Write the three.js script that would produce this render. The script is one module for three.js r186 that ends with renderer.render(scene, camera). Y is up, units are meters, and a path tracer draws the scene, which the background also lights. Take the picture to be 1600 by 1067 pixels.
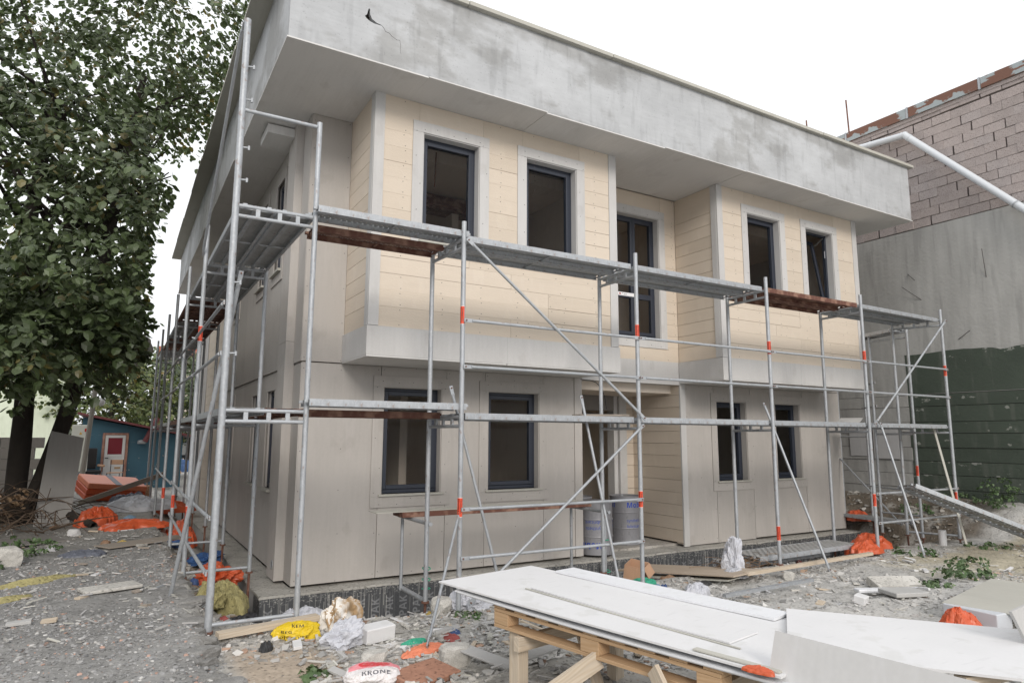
import * as THREE from 'three';
import { mergeGeometries } from 'three/addons/utils/BufferGeometryUtils.js';
import { RoundedBoxGeometry } from 'three/addons/geometries/RoundedBoxGeometry.js';

// ---------------------------------------------------------------- camera, sky, sun, exposure
const scene = new THREE.Scene();
const camera = new THREE.PerspectiveCamera(54.32, 1024 / 682, 0.05, 400);
camera.rotation.set(0.1433, -0.5303, 0.0042, 'YXZ');
camera.position.set(-2.1036, 1.951, 9.3177);
const renderer = new THREE.WebGLRenderer({ antialias: true });
renderer.setSize(1024, 682);
renderer.toneMapping = THREE.LinearToneMapping;
renderer.toneMappingExposure = 1.36;
renderer.shadowMap.enabled = true;
{ // bright overcast sky: nearly even, a little brighter overhead, a touch blue low down
  const W = 128, H = 64, d = new Float32Array(W * H * 4);
  for (let j = 0; j < H; j++) for (let i = 0; i < W; i++) {
    const e = Math.sin(((j + 0.5) / H - 0.5) * Math.PI), k = (j * W + i) * 4;
    const az = (i / W) * 6.2832, l = e > 0 ? 0.86 + 0.03 * e + 0.03 * Math.sin(az * 3 + e * 5) * Math.sin(az * 5 + 2 + e * 9) * Math.min(1, e * 3) : 0.45;
    d[k] = l * 0.985; d[k + 1] = l; d[k + 2] = l * 1.03; d[k + 3] = 1;
  }
  const t = new THREE.DataTexture(d, W, H, THREE.RGBAFormat, THREE.FloatType);
  t.mapping = THREE.EquirectangularReflectionMapping; t.magFilter = THREE.LinearFilter; t.minFilter = THREE.LinearFilter; t.needsUpdate = true;
  scene.background = t; scene.environment = t;
}
const sun = new THREE.DirectionalLight(0xfff7ee, 1.35);
sun.position.set(-4, 14, 24); sun.target.position.set(3, 2, 0); scene.add(sun, sun.target);
sun.castShadow = true; sun.shadow.radius = 36; sun.shadow.mapSize.set(2048, 2048);
Object.assign(sun.shadow.camera, { left: -22, right: 22, top: 22, bottom: -22, near: 1, far: 80 });

// ---------------------------------------------------------------- helpers
const V = (x, y, z) => new THREE.Vector3(x, y, z);
function RNG(a) { return () => { a |= 0; a = (a + 0x6d2b79f5) | 0; let t = Math.imul(a ^ (a >>> 15), 1 | a); t = (t + Math.imul(t ^ (t >>> 7), 61 | t)) ^ t; return ((t ^ (t >>> 14)) >>> 0) / 4294967296; }; }
const R = RNG(7), rr = (a, b, f = R) => a + (b - a) * f();
const sm = (a, b, x) => { const t = Math.min(1, Math.max(0, (x - a) / (b - a))); return t * t * (3 - 2 * t); };
const lerp = (a, b, t) => a + (b - a) * t;
const H32 = (x, y, s) => { let h = Math.imul(x, 374761393) + Math.imul(y, 668265263) + Math.imul(s, 1442695041); h = Math.imul(h ^ (h >>> 13), 1274126177); return ((h ^ (h >>> 16)) >>> 0) / 4294967296; };
function vn(x, y, p, q, s) { // value noise, periodic in p, q cells
  const i = Math.floor(x), j = Math.floor(y), fx = x - i, fy = y - j, u = fx * fx * (3 - 2 * fx), v = fy * fy * (3 - 2 * fy);
  const m = (a, n) => ((a % n) + n) % n, a = m(i, p), b = m(i + 1, p), c = m(j, q), d = m(j + 1, q);
  return lerp(lerp(H32(a, c, s), H32(b, c, s), u), lerp(H32(a, d, s), H32(b, d, s), u), v);
}
function fb(u, v, p, q, o, s, g = 0.5) { let a = 1, t = 0, n = 0; for (let k = 0; k < o; k++) { t += a * vn(u * p, v * q, p, q, s + k * 17); n += a; a *= g; p *= 2; q *= 2; } return t / n; }
const big = 1 << 20, wn = (x, y, o = 4, s = 1) => fb(x / big, y / big, big, big, o, s); // non-repeating world noise
const s2b = (v) => Math.max(0, Math.min(255, Math.round(255 * (v <= 0.0031308 ? v * 12.92 : 1.055 * Math.pow(v, 1 / 2.4) - 0.055))));
function tex(w, h, fn, rep = [1, 1], lin = false) { // fn(u, v) gives linear rgb or a grey value
  const d = new Uint8Array(w * h * 4);
  for (let j = 0; j < h; j++) for (let i = 0; i < w; i++) {
    let c = fn(i / w, j / h); if (typeof c === 'number') c = [c, c, c];
    const k = (j * w + i) * 4;
    for (let q = 0; q < 3; q++) d[k + q] = lin ? Math.max(0, Math.min(255, c[q] * 255)) : s2b(c[q]);
    d[k + 3] = 255;
  }
  const t = new THREE.DataTexture(d, w, h); return fin(t, rep, lin);
}
function fin(t, rep, lin) {
  t.wrapS = t.wrapT = THREE.RepeatWrapping; t.magFilter = THREE.LinearFilter; t.minFilter = THREE.LinearMipmapLinearFilter; t.generateMipmaps = true;
  t.repeat.set(rep[0], rep[1]); if (!lin) t.colorSpace = THREE.SRGBColorSpace; t.needsUpdate = true; return t;
}
function canvasTex(w, h, draw, rep = [1, 1]) { const c = document.createElement('canvas'); c.width = w; c.height = h; draw(c.getContext('2d'), w, h); return fin(new THREE.CanvasTexture(c), rep, false); }
const mat = (o) => new THREE.MeshStandardMaterial({ roughness: 0.85, metalness: 0, ...o });
const col = (r, g, b) => new THREE.Color().setRGB(r, g, b);
const mul = (c, k) => c.map((x) => x * k);
const mixc = (a, b, t) => a.map((x, i) => lerp(x, b[i], t));

// geometries: uv in metres from the dominant axis, with an offset so that neighbours differ
function tri(g, ox = 0, oy = 0) {
  if (g.userData.grain) return g;
  g = g.index ? g.toNonIndexed() : g;
  const p = g.attributes.position, n = g.attributes.normal, uv = new Float32Array(p.count * 2);
  for (let i = 0; i < p.count; i++) {
    const ax = Math.abs(n.getX(i)), ay = Math.abs(n.getY(i)), az = Math.abs(n.getZ(i));
    let u, v;
    if (ay > ax && ay > az) { u = p.getX(i); v = p.getZ(i); } else if (ax > az) { u = p.getZ(i); v = p.getY(i); } else { u = p.getX(i); v = p.getY(i); }
    uv[2 * i] = u + ox; uv[2 * i + 1] = v + oy;
  }
  g.setAttribute('uv', new THREE.BufferAttribute(uv, 2)); return g;
}
const box = (x0, x1, y0, y1, z0, z1) => { const g = new THREE.BoxGeometry(Math.abs(x1 - x0), Math.abs(y1 - y0), Math.abs(z1 - z0)); g.translate((x0 + x1) / 2, (y0 + y1) / 2, (z0 + z1) / 2); return g; };
const rbox = (x0, x1, y0, y1, z0, z1, r = 0.006, s = 1) => { const g = new RoundedBoxGeometry(Math.abs(x1 - x0), Math.abs(y1 - y0), Math.abs(z1 - z0), s, r); g.translate((x0 + x1) / 2, (y0 + y1) / 2, (z0 + z1) / 2); return g; };
function bar(a, b, r, seg = 10, r2 = r, open = false) { // tube between two points
  const d = V().subVectors(b, a), L = d.length(), g = new THREE.CylinderGeometry(r2, r, L, seg, 1, open);
  g.applyQuaternion(new THREE.Quaternion().setFromUnitVectors(V(0, 1, 0), d.normalize())); g.translate((a.x + b.x) / 2, (a.y + b.y) / 2, (a.z + b.z) / 2); return g;
}
function beam(a, b, w, h, up = V(0, 1, 0)) { // rectangular bar between two points
  const z = V().subVectors(b, a), L = z.length(); z.normalize(); const x = V().crossVectors(up, z).normalize(), y = V().crossVectors(z, x);
  let g = new THREE.BoxGeometry(w, h, L).toNonIndexed(); grain(g, 2); g.applyMatrix4(new THREE.Matrix4().makeBasis(x, y, z)); g.translate((a.x + b.x) / 2, (a.y + b.y) / 2, (a.z + b.z) / 2); return g;
}
function grain(g, axis) { // uv along the length of a timber, so that the grain runs with it
  const p = g.attributes.position, uv = new Float32Array(p.count * 2), o = rr(0, 7), a = (axis + 1) % 3, b = (axis + 2) % 3; for (let i = 0; i < p.count; i++) { uv[2 * i] = p.getComponent(i, a) + p.getComponent(i, b) * 0.83 + o; uv[2 * i + 1] = p.getComponent(i, axis) + o; }
  g.setAttribute('uv', new THREE.BufferAttribute(uv, 2)); g.userData.grain = true; return g;
}
function mg(list) { const l = list.map((g) => { const h = g.index ? g.toNonIndexed() : g; for (const k of Object.keys(h.attributes)) if (!['position', 'normal', 'uv'].includes(k)) h.deleteAttribute(k); return h; }); return l.length > 1 ? mergeGeometries(l) : l[0]; }
const used = {};
function numbered(n) { const k = used[n] = (used[n] ?? -1) + 1; return k ? n + '_' + String(k).padStart(3, '0') : n; }
function mesh(name, geo, m, parent) { if (Array.isArray(geo)) geo = mg(geo); if (m.map === T.wood && !geo.userData.grain) { geo.computeBoundingBox(); const s = geo.boundingBox.getSize(V()); grain(geo, s.x > s.y && s.x > s.z ? 0 : s.y > s.z ? 1 : 2); } const o = new THREE.Mesh(geo, m); o.castShadow = o.receiveShadow = true; o.name = parent ? name : numbered(name); (parent || scene).add(o); return o; }
function group(name, parent) { const o = new THREE.Group(); o.name = parent ? name : numbered(name); (parent || scene).add(o); return o; }
function tag(o, label, category, grp) { o.userData.label = label; o.userData.category = category; if (grp) o.userData.group = grp; return o; }
function thing(name, label, category, grp) { return tag(group(name), label, category, grp); }
const structure = (o) => { o.userData.kind = 'structure'; return o; };
const stuff = (o) => { o.userData.kind = 'stuff'; return o; };
function place(o, x, y, z, ry = 0, rx = 0, rz = 0) { o.position.set(x, y, z); o.rotation.set(rx, ry, rz, 'YXZ'); return o; }

// ---------------------------------------------------------------- surfaces
const T = {};
T.concrete = tex(1024, 512, (u, v) => { // stained render of the fascia: trowel mottling, grey blotches, fine streaks
  let k = 0.78 + 0.32 * fb(u, v, 6, 6, 6, 3) + 0.1 * (fb(u, v, 48, 12, 3, 31) - 0.5);
  const b = sm(0.5, 0.72, fb(u, v, 6, 5, 6, 9, 0.62) + (v > 0.38 ? 0.06 * sm(0.38, 0.5, v + 0.1 * fb(u, v, 20, 8, 4, 14)) : 0)), st = sm(0.56, 0.75, fb(u, v, 60, 5, 4, 40));
  k *= 1 - 0.2 * b - 0.1 * st; k *= 0.95 + 0.1 * fb(u, v, 30, 120, 3, 46); const pit = fb(u, v, 260, 160, 2, 77); if (pit > 0.83) k *= 0.8;
  return mixc([0.495 * k, 0.508 * k, 0.52 * k], [0.43 * k, 0.43 * k, 0.42 * k], 0.6 * b);
}, [1 / 6, 1 / 3]);
T.concreteB = tex(512, 512, (u, v) => 0.5 * fb(u, v, 40, 40, 4, 5) + 0.5 * fb(u, v, 8, 8, 4, 12), [1 / 2, 1 / 2], true);
T.board = tex(512, 512, (u, v) => { const k = 0.9 + 0.14 * fb(u, v, 4, 3, 5, 21) + 0.07 * (fb(u, v, 90, 6, 3, 23) - 0.5) + 0.05 * (fb(u, v, 128, 128, 2, 24) - 0.5); const d = 0.5 * sm(0.58, 0.78, fb(u, v, 26, 5, 5, 28)), q = sm(0.66, 0.8, fb(u, v, 9, 8, 5, 29)); return [k * (1 + 0.1 * d - 0.06 * q), k * (1 + 0.1 * d - 0.065 * q), k * (1 + 0.12 * d - 0.07 * q)]; }, [1 / 2.3, 1 / 2.3]);
T.siding = tex(512, 512, (u, v) => { const k = 0.93 + 0.08 * fb(u, v, 3, 5, 4, 41) + 0.06 * (fb(u, v, 6, 90, 3, 43) - 0.5); const d = sm(0.62, 0.78, fb(u, v, 10, 3, 4, 48)); return mixc([k, k, k], [1.03, 1.05, 1.1], 0.5 * d); }, [1 / 1.7, 1 / 1.7]);
T.sidingB = tex(512, 512, (u, v) => { const w = fb(u, v, 5, 5, 3, 51) * 0.14; return 0.5 + 0.5 * Math.sin((v * 46 + 14 * w + fb(u, v, 8, 60, 3, 55) * 6) * 6.2832) * (0.35 + 0.65 * fb(u, v, 4, 8, 3, 58)); }, [1 / 1.2, 1 / 1.2], true);
T.galv = tex(256, 256, (u, v) => { const a = fb(u, v, 24, 24, 3, 61), b = fb(u, v, 5, 5, 4, 63); let k = 0.82 + 0.3 * a * b + 0.14 * (b - 0.5); const w = sm(0.63, 0.71, fb(u, v, 22, 16, 3, 66)), ru = sm(0.7, 0.8, fb(u, v, 14, 10, 4, 68)); return mixc(mixc([k, k * 1.005, k * 1.01], [1.5, 1.46, 1.38], 0.8 * w), [0.62, 0.42, 0.32], 0.55 * ru); }, [3, 2]);
T.rust = tex(256, 256, (u, v) => { const a = fb(u, v, 8, 8, 5, 71); return mixc([0.13, 0.055, 0.038], [0.27, 0.155, 0.11], sm(0.4, 0.75, a)); }, [1.5, 1.5]);
T.brick = tex(512, 512, (u, v) => { const a = fb(u, v, 90, 90, 3, 81), b = fb(u, v, 6, 6, 4, 82); const k = 0.72 + 0.5 * a + 0.2 * (b - 0.5); return a < 0.3 ? [k * 0.55, k * 0.52, k * 0.5] : [k, k, k]; }, [1.25, 1.25]);
T.brickB = tex(512, 512, (u, v) => fb(u, v, 70, 70, 3, 85), [1.25, 1.25], true);
T.grey = tex(1024, 512, (u, v) => { // board-marked cast concrete with runs of dirt
  let k = 0.8 + 0.24 * fb(u, v, 7, 5, 6, 91); const st = fb(u, v, 90, 4, 4, 93); k *= 0.86 + 0.26 * st; const d = sm(0.55, 0.75, fb(u, v, 60, 3, 5, 95)); k *= 1 - 0.16 * d;
  return [0.43 * k, 0.428 * k, 0.41 * k]; }, [1 / 8, 1 / 4]);
T.green = tex(1024, 512, (u, v) => { // worn green paint over concrete
  const k = 0.8 + 0.4 * fb(u, v, 6, 5, 5, 101), w = sm(0.75, 0.79, fb(u, v, 30, 24, 5, 103, 0.6)), r = sm(0.6, 0.8, fb(u, v, 40, 3, 4, 106));
  return mixc(mixc([0.06 * k, 0.078 * k, 0.06 * k], [0.088 * k, 0.103 * k, 0.084 * k], r), [0.32, 0.33, 0.3], 0.8 * w); }, [1 / 6, 1 / 3]);
T.dirt = tex(1024, 1024, (u, v) => { const a = fb(u, v, 10, 10, 6, 111, 0.6), b = fb(u, v, 110, 110, 3, 113); let k = 0.62 + 0.5 * a + 0.42 * (b - 0.5); if (b > 0.74) k *= 1.35; if (b < 0.27) k *= 0.62; return [k, k * 0.99, k * 0.97]; }, [1 / 2.6, 1 / 2.6]);
T.dirtB = tex(1024, 1024, (u, v) => 0.5 * fb(u, v, 110, 110, 3, 113) + 0.5 * fb(u, v, 24, 24, 4, 115), [1 / 2.6, 1 / 2.6], true);
T.wood = tex(256, 512, (u, v) => { const g = 0.5 + 0.5 * Math.sin((u * 14 + 5 * fb(u, v, 3, 2, 3, 121)) * 6.28); const k = 0.86 + 0.1 * g + 0.26 * (fb(u, v, 40, 4, 4, 124) - 0.5); return [k, k * (0.96 + 0.04 * g), k * (0.9 + 0.1 * g)]; }, [4, 1]);
T.paper = tex(512, 512, (u, v) => { let k = 0.94 + 0.08 * fb(u, v, 5, 5, 5, 131) + 0.03 * (fb(u, v, 120, 120, 2, 134) - 0.5); const s = fb(u, v, 9, 70, 3, 136), d = sm(0.6, 0.74, fb(u, v, 12, 12, 5, 138)); if (s > 0.78) k *= 0.95; k *= 1 - 0.07 * d; return [k, k, k * (1 - 0.015 * d)]; }, [0.7, 0.7]);
T.bark = tex(256, 512, (u, v) => { const a = fb(u, v, 16, 5, 5, 141, 0.6); return [0.6 + 0.8 * a, 0.6 + 0.8 * a, 0.6 + 0.78 * a]; }, [2, 1]);
T.barkB = tex(256, 512, (u, v) => fb(u, v, 16, 5, 5, 141, 0.6), [2, 1], true);
T.holes = tex(64, 64, (u, v) => { const f = (a, b) => Math.hypot(((u - a + 1.5) % 1) - 0.5, (((v - b + 1.5) % 1) - 0.5) * 1.6); return Math.min(f(0.25, 0.25), f(0.75, 0.75)) < 0.21 ? 0 : 1; }, [17, 17], true);
const M = {
  fascia: mat({ map: T.concrete, bumpMap: T.concreteB, bumpScale: 0.006, roughness: 0.93 }),
  coping: mat({ map: T.board, color: col(0.47, 0.46, 0.41), bumpMap: T.concreteB, bumpScale: 0.003 }),
  slab: mat({ map: T.dirt, color: col(0.46, 0.45, 0.42), bumpMap: T.dirtB, bumpScale: 0.012, roughness: 0.95 }),
  soffit: [0.66, 0.645, 0.675].map((k) => mat({ map: T.board, color: col(k, k * 0.99, k * 0.97), roughness: 0.9 })),
  board: [[0.468, 0.442, 0.414], [0.482, 0.455, 0.426], [0.455, 0.43, 0.402]].map((c) => mat({ map: T.board, color: col(...c), roughness: 0.88 })),
  trim: [[0.56, 0.552, 0.54], [0.575, 0.567, 0.555]].map((c) => mat({ map: T.board, color: col(...c), roughness: 0.85 })),
  siding: [[0.65, 0.565, 0.465], [0.67, 0.583, 0.482], [0.635, 0.55, 0.45]].map((c) => mat({ map: T.siding, color: col(...c), bumpMap: T.sidingB, bumpScale: 0.0016, roughness: 0.8 })),
  frame: mat({ color: col(0.028, 0.034, 0.05), roughness: 0.42 }),
  glass: new THREE.MeshPhysicalMaterial({ color: 0xffffff, transmission: 1, thickness: 0, roughness: 0.02, ior: 1.14 }),
  inner: mat({ map: T.board, color: col(0.72, 0.64, 0.55) }), innerFloor: mat({ map: T.dirt, color: col(0.45, 0.43, 0.4) }),
  screw: mat({ color: col(0.1, 0.095, 0.09), roughness: 0.6 }),
  galv: [1, 0.93, 0.97].map((k) => mat({ map: T.galv, color: col(0.44 * k, 0.46 * k, 0.48 * k), roughness: 0.55, metalness: 0.35 })),
  deck: mat({ map: T.galv, alphaMap: T.holes, alphaTest: 0.5, color: col(0.4, 0.405, 0.4), roughness: 0.6, metalness: 0.3, side: THREE.DoubleSide }),
  rustDeck: mat({ map: T.rust, alphaMap: T.holes, alphaTest: 0.5, roughness: 0.75, side: THREE.DoubleSide }),
  rust: mat({ map: T.rust, roughness: 0.8 }), paleRust: mat({ map: T.rust, color: col(1.6, 1.9, 2.0), roughness: 0.9 }),
  brick: [[0.42, 0.365, 0.345], [0.44, 0.383, 0.363], [0.395, 0.345, 0.327], [0.425, 0.377, 0.362]].map((c) => mat({ map: T.brick, color: col(...c), bumpMap: T.brickB, bumpScale: 0.012, roughness: 0.97 })),
  mortar: mat({ map: T.brick, color: col(0.16, 0.145, 0.138), roughness: 1 }),
  greyWall: mat({ map: T.grey, bumpMap: T.concreteB, bumpScale: 0.008, roughness: 0.95 }),
  greenWall: mat({ map: T.green, bumpMap: T.concreteB, bumpScale: 0.008, roughness: 0.8 }),
  
  bigDeck: mat({ map: T.galv, alphaMap: fin(T.holes.clone(), [9, 9], true), alphaTest: 0.5, color: col(0.5, 0.5, 0.49), roughness: 0.6, metalness: 0.2, side: THREE.DoubleSide }),
  pipe: mat({ color: col(0.62, 0.65, 0.68), roughness: 0.35 }),
  white: mat({ map: T.paper, color: col(0.69, 0.688, 0.69), roughness: 0.75 }), whiter: mat({ map: T.paper, color: col(0.74, 0.75, 0.77), roughness: 0.6 }),
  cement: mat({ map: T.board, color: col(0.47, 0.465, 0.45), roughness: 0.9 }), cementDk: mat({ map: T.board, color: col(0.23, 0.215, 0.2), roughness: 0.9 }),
  wood: mat({ map: T.wood, color: col(0.5, 0.34, 0.2), roughness: 0.8 }), paleWood: mat({ map: T.wood, color: col(0.58, 0.5, 0.4), roughness: 0.88 }), oldWood: mat({ map: T.wood, color: col(0.34, 0.3, 0.26), roughness: 0.92 }),
  card: mat({ map: T.board, color: col(0.5, 0.31, 0.2), roughness: 0.9 }),
  orange: mat({ map: T.paper, color: col(0.56, 0.1, 0.035), roughness: 0.4 }), orangePale: mat({ map: T.paper, color: col(0.75, 0.24, 0.13), roughness: 0.45 }),
  blueBag: mat({ map: T.paper, color: col(0.04, 0.1, 0.25), roughness: 0.45 }), blackBag: mat({ color: col(0.022, 0.022, 0.025), roughness: 0.35 }), greyBag: mat({ map: T.paper, color: col(0.12, 0.13, 0.16), roughness: 0.5 }),
  wbag: mat({ map: T.paper, color: col(0.52, 0.53, 0.57), roughness: 0.5 }), wool: mat({ map: T.dirt, color: col(0.4, 0.36, 0.17), bumpMap: T.dirtB, bumpScale: 0.02, roughness: 1 }),
  greenBag: mat({ map: T.paper, color: col(0.04, 0.35, 0.22), roughness: 0.45 }), stain: mat({ map: tex(256, 256, (u, v) => mixc([0.75, 0.72, 0.67], [0.38, 0.25, 0.13], sm(0.42, 0.68, fb(u, v, 5, 5, 5, 151)))), roughness: 0.8 }),
  foam: mat({ map: T.paper, color: col(0.55, 0.57, 0.6), roughness: 0.9 }), rock: mat({ map: T.dirt, color: col(0.6, 0.585, 0.55), roughness: 0.95 }),
  bark: mat({ map: T.bark, color: col(0.04, 0.033, 0.028), bumpMap: T.barkB, bumpScale: 0.03, roughness: 1 }), twig: mat({ color: col(0.11, 0.078, 0.055), roughness: 0.95 }),
};

// ---------------------------------------------------------------- ground
const groundH = (x, z) => {
  let y = lerp(0.28, 0.2, sm(-1.5, 0.5, x));
  const edge = -1.36 + 0.16 * (wn(z * 1.7, 3.1, 3, 201) - 0.5) * 2 + 0.05 * (wn(z * 9, 7, 2, 203) - 0.5) * 2; // broken rim of the paved path
  if (z < 4.6) y = lerp(0.3, y - 0.08, sm(edge - 0.01, edge + 0.05, x));
  const rim = 2.6 + 0.2 * (wn(x * 0.8, 5.3, 3, 211) - 0.5) * 2;
  const front = sm(rim, rim - 1.05, z) * sm(-1.0, -0.3, x) * (1 - sm(11.6, 12.4, x)); // dug trench before the plinth
  y = lerp(y, -0.5 + 0.12 * (wn(x * 2, z * 2, 3, 214) - 0.5), front);
  const left = sm(-1.3, -0.85, x) * sm(2.3, 1.5, z) * (1 - sm(-0.4, 0.2, x)) * sm(-11, -8, z); // narrow trench along the side wall
  y = lerp(y, -0.12, left * (1 - front));
  const bank = sm(12.0, 13.2, x + 0.3 * (wn(z * 1.2, 2, 3, 220) - 0.5)) * (1 - sm(6, 10, z));
  y += bank * 0.58;
  if (x > 0.1 && x < 11.8 && z < 0) y = -0.45;
  const far = Math.max(Math.abs(x - 4) - 12, Math.abs(z) - 14, 0);
  const amp = 1 / (1 + far * 0.2);
  y += amp * (0.07 * (wn(x * 0.9, z * 0.9, 3, 231) - 0.5) + 0.035 * (wn(x * 4, z * 4, 3, 233) - 0.5) + 0.022 * (wn(x * 14, z * 14, 2, 235) - 0.5));
  return y;
};
const sandAt = (x, z) => sm(7.2, 8.6, x + 1.6 * (wn(x * 1.3, z * 1.3, 3, 241) - 0.5)) * sm(2.9, 3.4, z + 0.5 * (wn(x * 2, z * 2, 2, 243) - 0.5)) * (1 - sm(5.2, 7, z)) * (1 - sm(12, 13, x));
const pathAt = (x, z) => 1 - sm(-1.5, -1.2, x - 0.15 * (wn(z * 3, x * 3, 2, 247) - 0.5));
{
  const axis = (a, b, s, lo, hi) => { const l = []; for (let v = a; v <= b + 1e-6; v += s) l.push(v); let q = s, v = a; const L = []; while (v > lo) { q *= 1.35; v -= q; L.unshift(v); } v = b; q = s; const U = []; while (v < hi) { q *= 1.35; v += q; U.push(v); } return [...L, ...l, ...U]; };
  const X = axis(-4.4, 13.2, 0.05, -220, 220), Z = axis(-7, 8.2, 0.05, -220, 60), nx = X.length, nz = Z.length;
  const P = new Float32Array(nx * nz * 3), C = new Float32Array(nx * nz * 3), U = new Float32Array(nx * nz * 2), I = [];
  for (let j = 0; j < nz; j++) for (let i = 0; i < nx; i++) {
    const k = j * nx + i, x = X[i], z = Z[j];
    P.set([x, groundH(x, z), z], k * 3); U.set([x, z], k * 2);
    let c = mixc([0.42, 0.41, 0.385], [0.5, 0.495, 0.48], sm(1.5, 5, x) * sm(1, 3, z));
    c = mixc(c, [0.28, 0.277, 0.27], pathAt(x, z) * sm(-6, -1, z + 1.5 * wn(x, z, 2, 3)) );
    c = mixc(c, [0.29, 0.282, 0.265], pathAt(x, z) * (1 - sm(-6, -1, z)));
    c = mixc(c, [0.44, 0.36, 0.28], 0.9 * sm(-1.3, -1.1, x) * (1 - sm(-0.6, -0.1, x + 0.3 * wn(x * 3, z * 3, 2, 5))) * sm(2.9, 3.4, z) * (1 - sm(4.6, 5.4, z)));
    c = mixc(c, [0.5, 0.45, 0.33], 0.85 * sandAt(x, z));
    c = mixc(c, [0.12, 0.095, 0.068], 0.92 * sm(9.4, 10.6, x + (wn(x * 2, z * 2, 3, 8) - 0.5)) * (1 - sm(2.3, 3.0, z + 0.6 * (wn(x * 3, z * 3, 3, 9) - 0.5))) * sm(0.2, 0.42, wn(x * 3, z * 3, 3, 9)));
    c = mul(c, 0.84 + 0.32 * wn(x * 0.9 + 7, z * 0.9 + 2, 4, 251) + 0.12 * sm(0.55, 0.7, wn(x * 2.6, z * 2.6, 3, 253)));
    C.set(c, k * 3);
    if (i < nx - 1 && j < nz - 1) I.push(k, k + nx, k + 1, k + 1, k + nx, k + nx + 1);
  }
  const g = new THREE.BufferGeometry(); g.setAttribute('position', new THREE.BufferAttribute(P, 3)); g.setAttribute('color', new THREE.BufferAttribute(C, 3)); g.setAttribute('uv', new THREE.BufferAttribute(U, 2)); g.setIndex(I); g.computeVertexNormals();
  structure(mesh('ground', g, mat({ map: T.dirt, vertexColors: true, bumpMap: T.dirtB, bumpScale: 0.014, roughness: 0.97 })));
}
console.log('ground');
// ---------------------------------------------------------------- the house
const house = thing('house', 'two-storey house under construction with cream siding bays and grey concrete eaves', 'house');
const DX = { S: 6.593, B: 1.084, b0: 0.573, b1: 4.69, b2: 7.075, b3: 11.303, W: 11.96 };
const q3 = (a, i) => a[i % a.length];
let bi = 0;
const ofs = () => [rr(0, 9), rr(0, 9)];
function holeWall(x0, x1, y0, y1, holes, z0, z1) { // wall sheet with openings, in the xy plane
  const s = new THREE.Shape([new THREE.Vector2(x0, y0), new THREE.Vector2(x1, y0), new THREE.Vector2(x1, y1), new THREE.Vector2(x0, y1)]);
  for (const [a, b, c, d] of holes) s.holes.push(new THREE.Path([new THREE.Vector2(a, c), new THREE.Vector2(a, d), new THREE.Vector2(b, d), new THREE.Vector2(b, c)]));
  const g = new THREE.ExtrudeGeometry(s, { depth: z1 - z0, bevelEnabled: false }); g.translate(0, 0, z0); return tri(g);
}
const OP = { // openings: x0, x1, y0, y1
  l1: [1.19, 2.12, 1.14, 2.68], l2: [2.92, 3.88, 1.14, 2.68], r1: [8.03, 8.88, 1.13, 2.68], r2: [9.77, 10.56, 1.13, 2.68],
  u1: [1.27, 2.16, 4.62, 6.17], u2: [2.96, 3.9, 4.62, 6.19], u3: [7.87, 8.8, 4.62, 6.19], u4: [9.6, 10.47, 4.62, 6.19], d: [5.5, 6.63, 3.8, 6.15],
};
// structural walls (behind the cladding)
const shell = group('structural_wall', house);
mesh('front_wall', holeWall(0.02, 4.73, 0, 2.97, [OP.l1, OP.l2], -0.22, -0.03), M.inner, shell); mesh('front_wall', holeWall(7.1, DX.W, 0, 2.97, [OP.r1, OP.r2], -0.22, -0.03), M.inner, shell);
for (const [a, b, o] of [[0.02, DX.b0 + 0.04, []], [DX.b1 - 0.04, DX.b2 + 0.04, [OP.d]], [DX.b3 - 0.04, DX.W, []]]) mesh('upper_wall', holeWall(a, b, 2.99, DX.S, o, -0.22, -0.03), M.inner, shell);
for (const [a, b, o] of [[DX.b0, DX.b1, [OP.u1, OP.u2]], [DX.b2, DX.b3, [OP.u3, OP.u4]]]) {
  mesh('bay_wall', [holeWall(a + 0.03, b - 0.03, 3.04, DX.S, o, DX.B - 0.2, DX.B - 0.03), tri(box(a + 0.03, a + 0.15, 3.04, DX.S, -0.03, DX.B - 0.2)), tri(box(b - 0.15, b - 0.03, 3.04, DX.S, -0.03, DX.B - 0.2))], M.inner, shell);
}
const sideWin = [-1.95, -3.4, -6.3], sideO = (y0, y1) => sideWin.map((c) => [-c - 0.3, -c + 0.3, y0, y1]);
{ // side wall in the yz plane: built in xy with x = -z, then turned
  const g = holeWall(0.24, 14.2, 0, DX.S, [...sideO(1.14, 2.68), ...sideO(4.64, 6.2)], 0, 0.19); g.rotateY(Math.PI / 2);
  g.translate(0.02, 0, 0); const p = g.attributes.position; // x: 0.02..0.21, z: -x
  mesh('side_wall', g, M.board[0], shell);
  mesh('rear_wall', [tri(box(0.02, DX.W, 0, DX.S, -14.4, -14.2))], M.inner, shell);
  mesh('gable_wall', [tri(box(DX.W - 0.2, DX.W - 0.001, 0, DX.S, -14.2, -0.22))], M.board[1], shell);
}
mesh('floor', [tri(box(0.22, 11.74, -0.2, 0, -14.19, -0.24))], M.innerFloor, shell);
mesh('ceiling', [tri(box(0.22, 11.74, 2.8, 3.0, -14.19, -0.24)), tri(box(0.22, 11.74, 6.4, 6.59, -14.19, -0.24)), tri(box(DX.b0 + 0.16, DX.b1 - 0.16, 2.99, 3.05, -0.23, 0.88)), tri(box(DX.b2 + 0.16, DX.b3 - 0.16, 2.99, 3.05, -0.23, 0.88))], M.inner, shell);
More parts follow.
